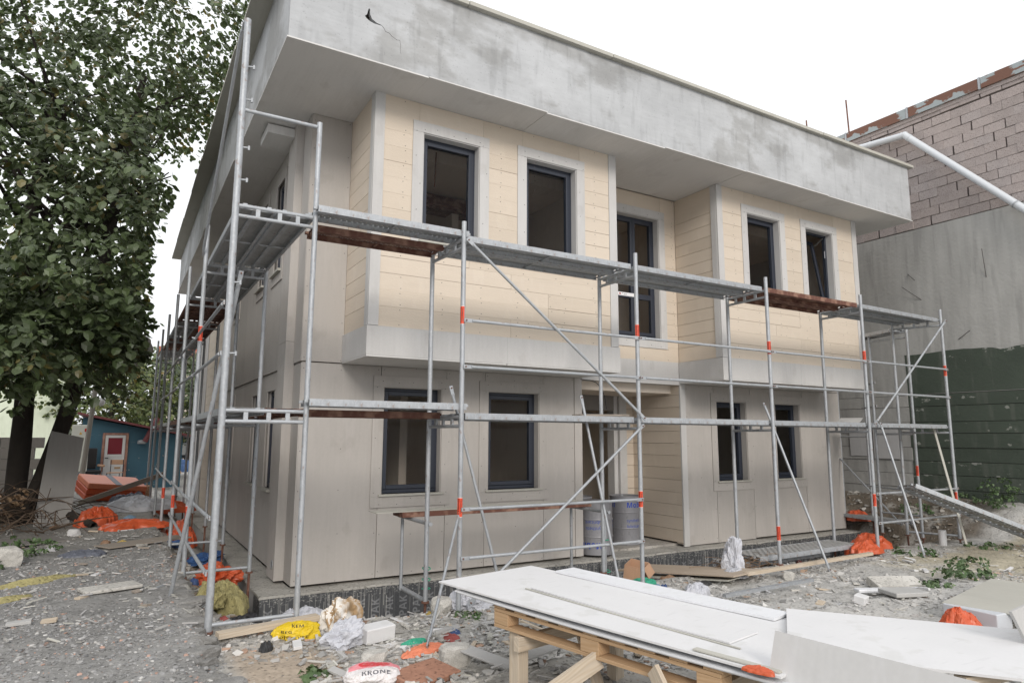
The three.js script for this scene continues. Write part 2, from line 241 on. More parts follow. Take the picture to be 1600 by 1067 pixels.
mesh('partition', [tri(box(4.73, 4.9, 0, 2.79, -6, -0.23)), tri(box(7.1, 7.26, 0, 2.79, -6, -1.37)), tri(box(0.23, 11.73, 0, 2.79, -5.2, -5.05)), tri(box(0.23, 11.73, 3.01, 6.39, -4.4, -4.25)), tri(box(4.75, 4.9, 3.01, 6.39, -4.2, -0.23)), tri(box(7.1, 7.25, 3.01, 6.39, -4.2, -0.23)), tri(box(2.98, 3.12, 3.01, 6.39, -4.2, -1.6)), tri(box(9.3, 9.42, 3.01, 6.39, -4.2, -0.9)), tri(box(2.45, 2.6, 0, 2.79, -5.04, -2.6))], M.inner, shell);
mesh('ceiling_duct', [tri(box(1.4, 4.6, 6.1, 6.36, -1.9, -1.5)), tri(box(0.4, 4.6, 5.55, 5.62, -2.2, -2.1)), bar(V(1.9, 6.4, 0.1), V(1.9, 5.85, 0.05), 0.012, 6), bar(V(1.5, 5.8, -0.6), V(2.6, 5.75, -0.4), 0.02, 6)], M.rust, shell);

// cladding: cement panels, siding boards, trim boards; every board its own mesh
const CL = group('cladding', house);
const screws = [];
function panel(x0, x1, y0, y1, z = 0, th = 0.022, m = q3(M.board, bi++), sc = true) {
  const w = rr(-0.005, 0.004); mesh('cement_panel', tri(box(x0 + 0.004, x1 - 0.004, y0 + 0.002, y1 - 0.002, z - th, z + w), ...ofs()), m, CL);
  if (sc && x1 - x0 > 0.2) { const n = Math.max(1, Math.round((y1 - y0) / 0.55)); for (let k = 0; k <= n; k++) for (const x of [x0 + 0.04, x1 - 0.04]) screws.push([x + rr(-0.008, 0.008), lerp(y0 + 0.06, y1 - 0.06, k / n) + rr(-0.04, 0.04), z + w]); if (x1 - x0 > 0.75) for (let k = 0; k <= n; k++) screws.push([(x0 + x1) / 2 + rr(-0.02, 0.02), lerp(y0 + 0.06, y1 - 0.06, k / n) + rr(-0.05, 0.05), z + w]); }
}
// lower storey, left part
panel(0.0, 1.15, 0.0, 2.975); panel(1.15, 2.2, 0.0, 1.1); panel(1.15, 2.2, 2.7, 2.975); panel(2.2, 2.87, 0, 2.975); panel(2.87, 3.97, 0.0, 1.1); panel(2.87, 3.97, 2.7, 2.975); panel(3.97, 4.6, 0, 2.975);
mesh('trim_board', tri(rbox(4.6, 4.755, 0, 2.975, -0.03, 0.014, 0.003)), M.board[1], CL);
// lower storey, right part
mesh('trim_board', tri(rbox(7.065, 7.2, -0.03, 2.975, -0.02, 0.016, 0.003)), M.trim[0], CL);
panel(7.2, 7.97, -0.02, 2.975); panel(7.97, 9.02, -0.02, 1.1); panel(7.97, 9.02, 2.7, 2.975); panel(9.02, 9.62, 0, 2.975); panel(9.62, 10.68, 0, 1.1); panel(9.62, 10.68, 2.7, 2.975); panel(10.68, DX.W, 0, 2.975);
// upper storey: cement strip at the corner and behind the bays
panel(-0.012, DX.b0, 2.985, DX.S, 0.018, 0.04); panel(DX.b3, DX.W, 2.985, DX.S, 0.0, 0.03);
// siding
const yj = [3.38, 3.65, 3.873, 4.096, 4.319, 4.542, 4.765, 4.988, 5.211, 5.434, 5.657, 5.88, 6.103, DX.S];
function sidingBoard(g) { mesh('siding_board', tri(g, ...ofs()), q3(M.siding, Math.floor(R() * 3)), CL); }
function sidingRow(a, b, y0, y1, cuts, z) {
  for (const o of cuts) if (o[2] < y1 - 0.01 && o[3] > y0 + 0.01) { if (o[3] < y1 - 0.03) sidingBoard(box(o[0] + 0.001, o[1] - 0.001, o[3], y1 - 0.001, z - 0.028, z)); if (o[2] > y0 + 0.03) sidingBoard(box(o[0] + 0.001, o[1] - 0.001, y0 + 0.004, o[2], z - 0.028, z)); } // a row of boards on a wall facing the street; cuts: openings as x0, x1, y0, y1
  const c = cuts.filter((o) => o[2] < y1 - 0.01 && o[3] > y0 + 0.01); let x = a; const seg = [];
  for (const o of c) { seg.push([x, o[0]]); x = o[1]; } seg.push([x, b]);
  for (const [p, q] of seg) { let l = [p, q]; if (q - p > 2.6) { l = [p, lerp(a, b, [0.34, 0.69, 0.52][Math.floor(R() * 3)]), q]; if (l[1] < p + 0.3 || l[1] > q - 0.3) l = [p, q]; } for (let k = 0; k < l.length - 1; k++) { const t = rr(-0.0015, 0.0025); sidingBoard(box(l[k] + 0.002, l[k + 1] - 0.002, y0 + (R() < 0.55 ? rr(0.0005, 0.002) : rr(0.003, 0.006)), y1 - 0.0005, z - 0.028, z + t)); if (R() < 0.8) for (let s = 0; s < (l[k + 1] - l[k]) / 0.6; s++) for (const yy of [y0 + 0.035, y1 - 0.035]) screws.push([l[k] + 0.3 + s * 0.6 + rr(-0.02, 0.02), yy, z + t]); } }
}
const W = (o, e = 0.06) => [o[0] - e, o[1] + e, o[2] - e, o[3] + e];
for (let k = 0; k < yj.length - 1; k++) {
  sidingRow(DX.b0 + 0.13, DX.b1 - 0.14, yj[k], yj[k + 1], [W(OP.u1), W(OP.u2)], DX.B);
  sidingRow(DX.b2 + 0.13, DX.b3 - 0.11, yj[k], yj[k + 1], [W(OP.u3), W(OP.u4)], DX.B);
  sidingRow(DX.b1, DX.b2 - 0.004, yj[k], yj[k + 1], [W(OP.d)], 0.0);
  for (const x of [DX.b0, DX.b2]) sidingBoard(box(x, x + 0.028, yj[k] + 0.005, yj[k + 1] - 0.001, 0.004, DX.B - 0.012));
  for (const x of [DX.b1, DX.b3]) sidingBoard(box(x - 0.028, x, yj[k] + 0.005, yj[k + 1] - 0.001, 0.004, DX.B - 0.012));
}
for (const [a, b] of [[DX.b0, DX.b1], [DX.b2, DX.b3]]) { // corner trims and the cement band round the foot of each bay
  for (const [x0, x1] of [[a - 0.012, a + 0.13], [b - 0.14, b + 0.012]]) mesh('corner_trim', tri(rbox(x0, x1, 3.385, DX.S, DX.B - 0.02, DX.B + 0.016, 0.003), ...ofs()), M.trim[0], CL);
  mesh('corner_trim', tri(rbox(a - 0.016, a + 0.0, 3.385, DX.S, DX.B - 0.14, DX.B - 0.021, 0.003), ...ofs()), M.trim[1], CL);
  const n = 2, L = (b - a + 0.05) / n;
  for (let k = 0; k < n; k++) mesh('base_panel', tri(box(a - 0.025 + k * L + 0.001, a - 0.025 + (k + 1) * L - 0.001, 2.995, 3.378, DX.B, DX.B + 0.024), ...ofs()), q3(M.trim, k), CL);
  mesh('base_panel', tri(box(a - 0.024, a, 2.995, 3.378, 0.02, DX.B - 0.001), ...ofs()), M.trim[1], CL);
  mesh('base_panel', tri(box(b, b + 0.024, 2.995, 3.378, 0.02, DX.B - 0.001), ...ofs()), M.trim[1], CL);
  for (let k = 0; k < n; k++) mesh('bay_soffit', tri(box(a - 0.02 + k * L, a - 0.02 + (k + 1) * L - 0.014, 2.975, 2.994, 0.024, DX.B + 0.02), ...ofs()), M.soffit[k], CL);
}
mesh('base_panel', tri(box(DX.b1 + 0.03, DX.b2 - 0.03, 2.985, 3.378, 0.0, 0.016), ...ofs()), M.trim[0], CL);
// porch: siding return, back wall with door opening, ceiling
for (let k = 0; k < 13; k++) { const y0 = 0.03 + k * 0.228, y1 = Math.min(2.95, y0 + 0.226); sidingBoard(box(7.065, 7.093, y0 + 0.004, y1, -1.36, -0.021)); sidingBoard(box(6.88, 7.064, y0 + 0.004, y1, -1.39, -1.36)); sidingBoard(box(4.755, 4.783, y0 + 0.004, y1, -1.36, -0.04)); }
mesh('trim_board', tri(box(6.7, 6.88, 0, 2.95, -1.4, -1.345)), M.trim[0], CL);
mesh('door_jamb', tri(box(6.6, 6.7, 0, 2.9, -1.62, -1.41)), M.trim[1], CL);
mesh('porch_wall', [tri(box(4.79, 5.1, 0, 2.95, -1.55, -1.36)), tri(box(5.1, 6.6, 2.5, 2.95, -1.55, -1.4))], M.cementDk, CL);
mesh('porch_ceiling', tri(box(4.76, 7.06, 2.953, 2.984, -1.36, 0.015)), M.soffit[1], CL);
mesh('door_head', tri(box(5.1, 6.6, 2.36, 2.44, -1.52, -1.42)), M.frame, CL);
// window surrounds, frames, panes
function winTrim(o, z, parent, wd = 0.155) {
  const [a, b, c, d] = o, m = () => q3(M.trim, bi++), t = 0.018; const low = z === 0 && d < 3, mm = () => (low ? q3(M.board, bi++) : m());
  mesh('trim_board', tri(rbox(a - wd, b + wd, d, d + wd, z + 0.003, z + t, 0.002), ...ofs()), mm(), parent);
  mesh('trim_board', tri(rbox(a - wd, b + wd, c - wd - 0.03, c - 0.03, z + 0.003, z + t, 0.002), ...ofs()), mm(), parent);
  for (const [p, q] of [[a - wd, a], [b, b + wd]]) mesh('trim_board', tri(rbox(p, q, c - 0.029, d - 0.001, z + 0.003, z + t - 0.001, 0.002), ...ofs()), mm(), parent);
  const r = 0.15; // reveal boards
  for (const x of [a, b]) mesh('reveal_board', tri(box(x + (x === a ? 0.001 : -0.014), x + (x === a ? 0.014 : -0.001), c + 0.001, d - 0.015, z - r, z + 0.002)), mm(), parent);
  mesh('reveal_board', tri(box(a + 0.001, b - 0.001, d - 0.014, d - 0.001, z - r, z + 0.002)), mm(), parent);
  mesh('sill', tri(rbox(a - 0.04, b + 0.05, c - 0.03, c, z - r, z + 0.045, 0.004)), M.coping, parent);
  for (const x of [a - wd / 2, b + wd / 2]) for (let k = 0; k < 5; k++) screws.push([x + rr(-0.05, 0.05), lerp(c, d, k / 4) + rr(-0.03, 0.03), z + t]);
  for (let k = 0; k < 5; k++) for (const y of [d + wd / 2, c - 0.03 - wd / 2]) screws.push([lerp(a, b, k / 4) + rr(-0.03, 0.03), y + rr(-0.04, 0.04), z + t]);
}
function frameRing(a, b, c, d, w, z0, z1) { return mg([rbox(a, a + w, c, d, z0, z1, 0.006), rbox(b - w, b, c, d, z0, z1, 0.006), rbox(a + w, b - w, c, c + w, z0 + 0.001, z1 - 0.001, 0.006), rbox(a + w, b - w, d - w, d, z0 + 0.001, z1 - 0.001, 0.006)]); }
function win(o, z, kind) {
  const w = group('window', house), [a, b, c, d] = o; winTrim(o, z, w); const zf = z - 0.14;
  mesh('frame', frameRing(a, b, c, d, 0.055, zf - 0.06, zf + 0.012), M.frame, w);
  if (kind === 'tilt') { // sash tilted inwards
    const s = group('sash', w); s.position.set(0, c + 0.06, zf - 0.03); s.rotation.x = -0.17;
    mesh('sash_frame', frameRing(a + 0.06, b - 0.06, 0, d - c - 0.13, 0.06, -0.05, 0), M.frame, w).applyMatrix4(new THREE.Matrix4().makeRotationX(-0.16).setPosition(0, c + 0.06, zf - 0.03)); w.remove(s);
    mesh('pane', box(a + 0.1, b - 0.1, 0.05, d - c - 0.18, -0.03, -0.026), M.glass, w).applyMatrix4(new THREE.Matrix4().makeRotationX(-0.16).setPosition(0, c + 0.06, zf - 0.03));
    mesh('hinge', [bar(V(b - 0.08, d - 0.5, zf + 0.01), V(b - 0.08, d - 0.35, zf + 0.01), 0.01, 6), bar(V(b - 0.1, d - 0.08, zf), V(b - 0.1, d - 0.2, zf - 0.22), 0.006, 6)], M.galv[1], w);
  } else if (kind === 'door') {
    const m = (a + b) / 2 + 0.02, t = c + 0.8;
    for (const [p, q] of [[a + 0.055, m], [m, b - 0.055]]) { mesh('sash', frameRing(p + 0.002, q - 0.002, c + 0.055, d - 0.055, 0.062, zf - 0.05, zf + 0.022), M.frame, w); mesh('rail', rbox(p + 0.06, q - 0.06, t - 0.05, t + 0.05, zf - 0.045, zf + 0.018, 0.005), M.frame, w); mesh('pane', box(p + 0.05, q - 0.05, c + 0.1, t - 0.045, zf - 0.02, zf - 0.016), M.glass, w); mesh('pane', box(p + 0.05, q - 0.05, t + 0.045, d - 0.1, zf - 0.02, zf - 0.016), M.glass, w); }
    mesh('handle', [rbox(m - 0.05, m - 0.03, t + 0.25, t + 0.4, zf + 0.022, zf + 0.05, 0.004)], M.frame, w);
    mesh('protective_tape', box(a + 0.12, m + 0.02, t - 0.02, t + 0.045, zf + 0.019, zf + 0.0225), mat({ map: canvasTex(256, 32, (c2) => { c2.fillStyle = '#e8e8ea'; c2.fillRect(0, 0, 256, 32); c2.fillStyle = '#a02028'; c2.fillRect(60, 10, 22, 12); c2.fillStyle = '#333'; c2.font = 'bold 15px sans-serif'; c2.fillText('Şenel', 118, 22); }), roughness: 0.5 }), w);
  } else {
    mesh('sash', frameRing(a + 0.058, b - 0.058, c + 0.058, d - 0.058, 0.06, zf - 0.05, zf + 0.026), M.frame, w);
    mesh('pane', box(a + 0.11, b - 0.11, c + 0.11, d - 0.11, zf - 0.02, zf - 0.016), M.glass, w);
  }
  return w;
}
for (const k of ['l1', 'l2', 'r1', 'r2']) win(OP[k], 0, k === 'r1' ? 'x' : 'x');
win(OP.u1, DX.B); win(OP.u2, DX.B); win(OP.u3, DX.B); win(OP.u4, DX.B, 'tilt'); win(OP.d, 0, 'door');
// side wall cladding (facing left): boxes in yz
const sp = (z0, z1, y0, y1, x, m, nm = 'cement_panel') => mesh(nm, tri(box(x, x + 0.02, y0 + 0.002, y1 - 0.002, z0 + 0.002, z1 - 0.002), ...ofs()), m || q3(M.board, bi++), CL);
{
  const cuts = sideWin.map((c) => [c - 0.34, c + 0.34]); let z = -0.95; const cols = [];
  for (const [a, b] of cuts) { cols.push([b, z, 0], [a, b, 1]); z = a; } cols.push([-8.2, z, 0]);
  for (const [a, b, w] of cols) {
    if (w) { for (const [y0, y1, x] of [[0, 1.1, -0.002], [2.72, 2.96, -0.002], [2.98, 4.6, -0.022], [6.24, DX.S, -0.022]]) sp(a, b, y0, y1, x); }
    else { const n = Math.max(1, Math.round((b - a) / 1.2)); for (let k = 0; k < n; k++) { const p = lerp(a, b, k / n), q = lerp(a, b, (k + 1) / n); sp(p, q, 0, 2.96, -0.002); sp(p, q, 2.98, DX.S, -0.022); } }
  }
  sp(-0.44, 0.0, 0.0, 2.96, -0.002); sp(-0.44, 0.0, 2.985, DX.S, -0.014);
  // boxed pipe chase at the corner, open pipe hole at its foot
  for (const [y0, y1] of [[-0.0, 3.3], [3.305, DX.S]]) mesh('pipe_chase', tri(box(-0.13, 0.0, y0, y1, -0.95, -0.45), ...ofs()), M.board[1], CL);
  const ring = new THREE.TorusGeometry(0.055, 0.01, 6, 16); ring.rotateY(Math.PI / 2); ring.translate(-0.132, 0.2, -0.6); const dk = new THREE.CylinderGeometry(0.052, 0.052, 0.004, 16); dk.rotateZ(Math.PI / 2); dk.translate(-0.1315, 0.2, -0.6);
  mesh('pipe_end', ring, M.galv[1], CL); mesh('pipe_hole', dk, M.blackBag, CL);
  mesh('downstand_box', tri(box(-0.52, -0.132, 6.44, DX.S - 0.02, -1.2, -0.6)), M.soffit[2], CL);
  for (const c of sideWin) for (const [y0, y1, x] of [[1.14, 2.68, -0.002], [4.64, 6.2, -0.022]]) {
    const w = group('side_window', house);
    for (const [p, q, r, s] of [[c - 0.44, c + 0.44, y1, y1 + 0.14], [c - 0.44, c + 0.44, y0 - 0.19, y0 - 0.05], [c - 0.44, c - 0.3, y0 - 0.049, y1 - 0.001], [c + 0.3, c + 0.44, y0 - 0.049, y1 - 0.001]]) mesh('trim_board', tri(box(x - 0.018, x - 0.002, r, s, p, q), ...ofs()), q3(M.board, bi++), w);
    mesh('sill', tri(rbox(x - 0.07, x + 0.15, y0 - 0.04, y0, c - 0.36, c + 0.36, 0.004)), M.coping, w);
    const fr = frameRing(-0.3, 0.3, y0, y1, 0.07, -0.03, 0.03); fr.rotateY(-Math.PI / 2); fr.translate(x + 0.08, 0, c); mesh('frame', fr, M.frame, w);
    mesh('pane', box(x + 0.08, x + 0.084, y0 + 0.06, y1 - 0.06, c - 0.24, c + 0.24), M.glass, w);
  }
  // beyond the cement panels: a stretch of siding, then pale corner boards
  for (let k = 0; k < 26; k++) { const y0 = 0.05 + k * 0.25; sidingBoard(box(-0.03, -0.002, y0 + 0.005, Math.min(DX.S, y0 + 0.249), -11.5, -8.24)); }
  for (const z of [-8.23, -11.6, -13.0, -14.2]) mesh('corner_trim', tri(box(-0.06, -0.002, 0, DX.S, z, z + 0.22)), M.trim[1], CL);
  sp(-12.9, -11.39, 0, DX.S, -0.02); sp(-14.1, -12.78, 0, DX.S, -0.02);
}
stuff(mesh('screw_heads', screws.map(([x, y, z]) => { const g = new THREE.CylinderGeometry(0.0065, 0.0065, 0.002, 6); g.rotateX(Math.PI / 2); g.translate(x, y, z + 0.001); return g; }), M.screw, CL));
// eaves: soffit panels, rendered fascia with a broken hole, coping
const roof = group('roof', house);
{
  const x0 = -0.73, x1 = 12.32, zf = 1.75, xs = [-0.75, 1.05, 2.9, 5.2, 7.1, 9.4, 12.34];
  for (let k = 0; k < xs.length - 1; k++) { const lap = [0.012, 0.03, 0.0, 0.02, 0.035, 0.015][k]; mesh('soffit_panel', tri(box(xs[k] + 0.002, xs[k + 1] - 0.002, DX.S + [0, 0.004, 0.001, 0.006, 0.002, 0.004][k], DX.S + 0.018, 0.02, zf + lap), ...ofs()), q3(M.soffit, k), roof); }
  let z = 0.018, k = 0; while (z > -14.6) { const e = Math.max(-14.8, z - 2.4); mesh('soffit_panel', tri(box(-0.75 - (k % 3) * 0.006, 0.02, DX.S + 0.002 + (k % 2) * 0.003, DX.S + 0.018, e + 0.002, z - 0.002), ...ofs()), q3(M.soffit, k++), roof); z = e; }
  mesh('soffit_panel', tri(box(DX.W, 12.34, DX.S + 0.003, DX.S + 0.018, -14.8, 0.018), ...ofs()), M.soffit[0], roof);
  const s = new THREE.Shape([[x0, DX.S + 0.02], [x1, DX.S + 0.02], [x1, 7.8], [x0, 7.8]].map((p) => new THREE.Vector2(...p)));
  s.holes.push(new THREE.Path([[0.17, 7.18], [0.2, 7.21], [0.215, 7.29], [0.235, 7.3], [0.24, 7.22], [0.265, 7.17], [0.33, 7.135], [0.39, 7.128], [0.385, 7.118], [0.3, 7.115], [0.24, 7.13], [0.2, 7.15]].map((p) => new THREE.Vector2(...p))));
  const g = new THREE.ExtrudeGeometry(s, { depth: 0.06, bevelEnabled: false }); g.translate(0, 0, zf - 0.06); mesh('fascia', tri(g), M.fascia, roof);
  mesh('fascia', tri(box(x0, x0 + 0.06, DX.S + 0.02, 7.8, -14.8, zf - 0.061), 3.3, 1), M.fascia, roof);
  mesh('fascia', tri(box(x1 - 0.06, x1, DX.S + 0.02, 7.8, -14.8, zf - 0.061), 5.3, 1), M.fascia, roof);
  mesh('roof_slab', tri(box(x0 + 0.07, x1 - 0.07, DX.S + 0.05, 7.75, -14.75, zf - 0.2)), M.inner, roof);
  // flaked render and hairline crack below the hole
  const crack = [[0.39, 7.123], [0.42, 7.1], [0.45, 7.055], [0.5, 7.05], [0.53, 7.02], [0.56, 7.01], [0.6, 6.99], [0.64, 7.0], [0.655, 6.93], [0.65, 6.88], [0.66, 6.82]];
  for (let i = 0; i < crack.length - 1; i++) mesh('crack', beam(V(...crack[i], zf + 0.0005), V(...crack[i + 1], zf + 0.0005), 0.003, 0.006 - i * 0.0004, V(0, 0, 1)), M.screw, roof);
  const cs = [-1.0, 1.6, 4.1, 6.7, 9.3, 12.44]; // coping slabs
  for (let i = 0; i < cs.length - 1; i++) mesh('coping', tri(rbox(cs[i] + 0.003, cs[i + 1] - 0.003, 7.801, 7.86 + (i % 2) * 0.004, zf - 0.35, zf + 0.07 + (i % 3) * 0.008, 0.006), ...ofs()), M.coping, roof);
  for (let i = 0; i < 7; i++) { const a = zf - 0.352 - i * 2.35; mesh('coping', tri(rbox(-1.0 - (i % 2) * 0.01, -0.5, 7.801, 7.86, a - 2.345, a, 0.006), ...ofs()), M.coping, roof); }
  mesh('coping', tri(rbox(12.1, 12.44, 7.801, 7.86, -14.8, zf - 0.352, 0.006)), M.coping, roof);
}
// plinth with printed waterproof membrane, cement ledge on top
T.membrane = canvasTex(1024, 256, (c, w, h) => {
  c.fillStyle = '#47494c'; c.fillRect(0, 0, w, h); const r = RNG(55);
  for (let i = 0; i < 2600; i++) { c.fillStyle = `rgba(${r() < 0.6 ? '120,122,126' : '15,15,18'},${0.05 + 0.2 * r()})`; c.fillRect(r() * w, r() * h, 1 + r() * 3, 2 + r() * 9); }
  c.fillStyle = 'rgba(150,152,155,0.6)'; c.font = 'bold 64px sans-serif';
  for (let i = 0; i < 12; i++) { c.save(); c.translate(i * 85.33 + 60, 246 + (i % 2) * 8); c.rotate(-Math.PI / 2); c.fillText('OPAK', 0, 0); c.restore(); }
  c.strokeStyle = 'rgba(150,150,150,0.4)'; c.lineWidth = 4; for (let i = 0; i < 16; i++) { c.beginPath(); c.moveTo(i * 64, 60); c.lineTo(i * 64 + 22, 60); c.lineTo(i * 64 + 22, 30); c.lineTo(i * 64 + 44, 30); c.stroke(); }
  for (let i = 0; i < 70; i++) { const x = r() * w, y = r() * h * 0.3; c.fillStyle = `rgba(205,203,196,${0.25 + 0.6 * r()})`; c.fillRect(x, y, 1 + r() * 2.5, 20 + r() * 190); }
  for (let i = 0; i < 700; i++) { c.fillStyle = `rgba(190,188,180,${0.2 + 0.5 * r()})`; c.fillRect(r() * w, r() * 50 * (0.4 + r()), 2 + r() * 9, 1 + r() * 5); }
}, [1 / 2.4, 1 / 0.6]);
{
  const P = group('plinth', house), mm = mat({ map: T.membrane, roughness: 0.55 });
  const ledge = (x0, x1, z0, z1) => { // ledge with a slightly wavy lip
    const g = new THREE.BoxGeometry(x1 - x0, 0.03, z1 - z0, Math.max(2, Math.round((x1 - x0) / 0.12)), 1, Math.max(2, Math.round((z1 - z0) / 0.12))); g.translate((x0 + x1) / 2, -0.055, (z0 + z1) / 2);
    const p = g.attributes.position; for (let i = 0; i < p.count; i++) { const x = p.getX(i), z = p.getZ(i); p.setY(i, p.getY(i) + 0.02 * (wn(x * 5, z * 5, 3, 61) - 0.5)); p.setZ(i, z + 0.03 * (wn(x * 4, 7, 3, 62) - 0.5)); p.setX(i, x + 0.03 * (wn(z * 4, 9, 3, 63) - 0.5)); } g.computeVertexNormals(); return tri(g);
  };
  mesh('membrane', tri(box(-0.42, 4.9, -0.75, -0.072, -0.2, 0.235), 0, 0.62), mm, P);
  mesh('membrane', tri(box(6.9, 12.2, -0.75, -0.072, -0.2, 0.235), 0.3, 0.62), mm, P);
  mesh('membrane', tri(box(4.901, 6.899, -0.75, -0.072, -0.2, 0.26), 0.7, 0.62), mm, P);
  mesh('ledge', [ledge(-0.43, 12.21, -0.19, 0.245)], M.slab, P);
  mesh('ledge', [ledge(-0.43, 0.02, -14.4, -0.192)], M.slab, P);
  mesh('foundation', tri(box(-0.41, 0.02, -0.75, -0.072, -14.4, -0.201)), M.cement, P);
  mesh('porch_floor', [ledge(4.77, 7.06, -6, -0.192)], M.slab, P);
  const c = new THREE.CatmullRomCurve3([V(4.7, 2.95, 0.05), V(5.0, 2.9, 0.1), V(5.15, 2.7, 0.12), V(5.22, 2.45, 0.1)]); mesh('cable', new THREE.TubeGeometry(c, 14, 0.008, 5), M.blackBag, house);
}
console.log('house');
// ---------------------------------------------------------------- neighbouring building on the right
{
  const nb = thing('neighbour_building', 'neighbouring building with tall concrete wall, green painted foot and mauve block upper wall', 'building'), X = 13.5;
  mesh('core_wall', tri(box(X + 0.05, X + 6, -1, 9.4, -16, 9)), M.mortar, nb);
  const body = group('concrete_wall', nb);
  mesh('cast_wall', tri(box(X, X + 0.049, 3.86, 6.76, -16, 9)), M.greyWall, body);
  { // ragged upper rim of the paint
    const pts = [[-0.55, 3.0]]; for (let z = 0.72; z <= 9; z += 0.14) pts.push([z, 3.82 + 0.06 * (wn(z * 3, 4, 3, 71) - 0.5) + (z < 2.6 ? 0.05 : 0)]); pts.push([9, 2.96]); pts[0] = [0.74, 2.96];
    const g = new THREE.ExtrudeGeometry(new THREE.Shape(pts.map((p) => new THREE.Vector2(-p[0], p[1]))), { depth: 0.004, bevelEnabled: false }); g.rotateY(Math.PI / 2); g.translate(X - 0.004, 0, 0);
    mesh('painted_band', tri(g), M.greenWall, body); mesh('cast_wall', tri(box(X, X + 0.049, 2.95, 3.859, -16, 9)), M.greyWall, body);
  }
  let y = -0.3, k = 0; while (y < 2.93) { const h = Math.min(2.945 - y, rr(0.24, 0.36)), d = rr(0, 0.02), t = rr(-0.02, 0.02); mesh('formwork_course', tri(box(X - 0.006 - d, X + 0.049, y + 0.006, y + h - 0.006, 0.735 + t, 9), ...ofs()), M.greenWall, body); mesh('formwork_course', tri(box(X - 0.006 - rr(0, 0.025), X + 0.049, y + 0.005, y + h - 0.005, -16, 0.73 + t), ...ofs()), M.greyWall, body); y += h; k++; }
  for (const [a, b, c, d] of [[-0.75, -0.3, 1.55, 2.2], [-0.15, 0.45, 1.5, 2.25]]) mesh('plaster_patch', tri(box(X - 0.036, X - 0.03, c, d, a, b)), mat({ map: T.board, color: col(0.5, 0.5, 0.5) }), body);
  mesh('spray_mark', tri(box(X - 0.04, X - 0.037, 1.55, 2.25, -0.28, -0.18)), mat({ color: col(0.5, 0.1, 0.04) }), body);
  for (const [z, yy, dz, dy] of [[1.2, 5.1, -0.35, 0.35], [0.95, 5.75, 0.2, -0.2], [2.55, 5.35, 0.02, 0.6], [1.9, 4.1, 0.3, 0.15], [-0.3, 5.9, -0.2, -0.25]]) mesh('rebar_stub', bar(V(X, yy, z), V(X - 0.12, yy + dy, z + dz), 0.008, 6), M.screw, body);
  // block courses
  const bw = group('block_wall', nb), hb = 0.207; let n = 0;
  const vb = [0, 1, 2].map((i) => { const g = rbox(-0.03, 0.03, -hb / 2 + 0.003, hb / 2 - 0.003, -0.2, 0.2, 0.006); const p = g.attributes.position; for (let q = 0; q < p.count; q++) { p.setX(q, p.getX(q) + 0.008 * (wn(p.getY(q) * 30 + i * 9, p.getZ(q) * 30, 2, 80 + i) - 0.5)); p.setY(q, p.getY(q) + 0.014 * (wn(p.getZ(q) * 12 + i * 7, 3, 2, 84) - 0.5)); } return tri(g, i * 0.37, i * 0.21); });
  for (let r = 0; r < 13; r++) for (let i = 0; i < 22; i++) {
    const z = -3.1 + i * 0.405 + (r % 2) * 0.19 + rr(-0.02, 0.02), yy = 6.775 + (r + 0.5) * hb; if (r === 12 && R() < 0.07) continue;
    const b = mesh('block', vb[Math.floor(R() * 3)], q3(M.brick, Math.floor(R() * 4)), bw); b.position.set(X + 0.025 + rr(-0.008, 0.008), yy + rr(-0.004, 0.004), z); b.rotation.set(rr(-0.012, 0.012), rr(-0.01, 0.01), 0);
    if (r === 12) b.scale.y = 0.7;
  }
  mesh('block_field', [tri(box(X + 0.0, X + 0.049, 6.765, 9.42, -16, -3.35)), tri(box(X, X + 0.049, 6.765, 9.42, 5.85, 9))], M.brick[0], bw);
  const steel = mat({ map: tex(512, 64, (u, v) => mixc([0.17, 0.085, 0.058], [0.33, 0.37, 0.38], sm(0.5, 0.56, fb(u, v, 9, 3, 5, 161, 0.6))), [0.35, 2]), roughness: 0.7 });
  let zz = -8; for (let i = 0; i < 11; i++) { mesh('roof_edge', tri(rbox(X - 0.06, X + 0.2, 9.47, 9.72, zz, zz + 1.5, 0.008), i * 0.9, 0), steel, nb); mesh('roof_edge_strap', tri(box(X - 0.066, X + 0.19, 9.46, 9.73, zz + 1.502, zz + 1.545)), M.galv[0], nb); zz += 1.547; }
  mesh('mortar_bed', tri(box(X - 0.02, X + 0.2, 9.38, 9.468, -16, 9)), M.brick[2], nb);
  for (const [z, h] of [[-0.28, 10.68], [-1.45, 10.62], [-1.5, 10.3]]) mesh('roof_post', bar(V(X + 0.1, 9.6, z), V(X + 0.1, h, z - 0.03), 0.022, 6), M.rust, nb);
  // drain pipe
  const dp = group('drain_pipe', nb), px = X - 0.16;
  const A = V(px, 9.25, -0.9), B = V(px, 9.03, 1.22), C2 = V(px, 5.95, 3.95);
  mesh('pipe', bar(A, B, 0.075, 18), M.pipe, dp); mesh('pipe', bar(B, C2, 0.075, 18), M.pipe, dp);
  const el = new THREE.SphereGeometry(0.082, 16, 12); el.translate(B.x, B.y, B.z); mesh('elbow', el, M.pipe, dp);
  const at = (a, b, t) => V().lerpVectors(a, b, t);
  for (const [a, b, t] of [[A, B, 0.6], [A, B, 0.965], [B, C2, 0.028], [B, C2, 0.75]]) mesh('collar', bar(at(a, b, t), at(a, b, t + 0.012), 0.081, 18), M.pipe, dp);
  mesh('bracket', bar(at(B, C2, 0.752), at(B, C2, 0.76), 0.088, 18), M.galv[2], dp); mesh('bracket', bar(V(px, at(B, C2, 0.755).y, at(B, C2, 0.755).z), V(X, at(B, C2, 0.755).y, at(B, C2, 0.755).z), 0.01, 6), M.galv[2], dp);
}

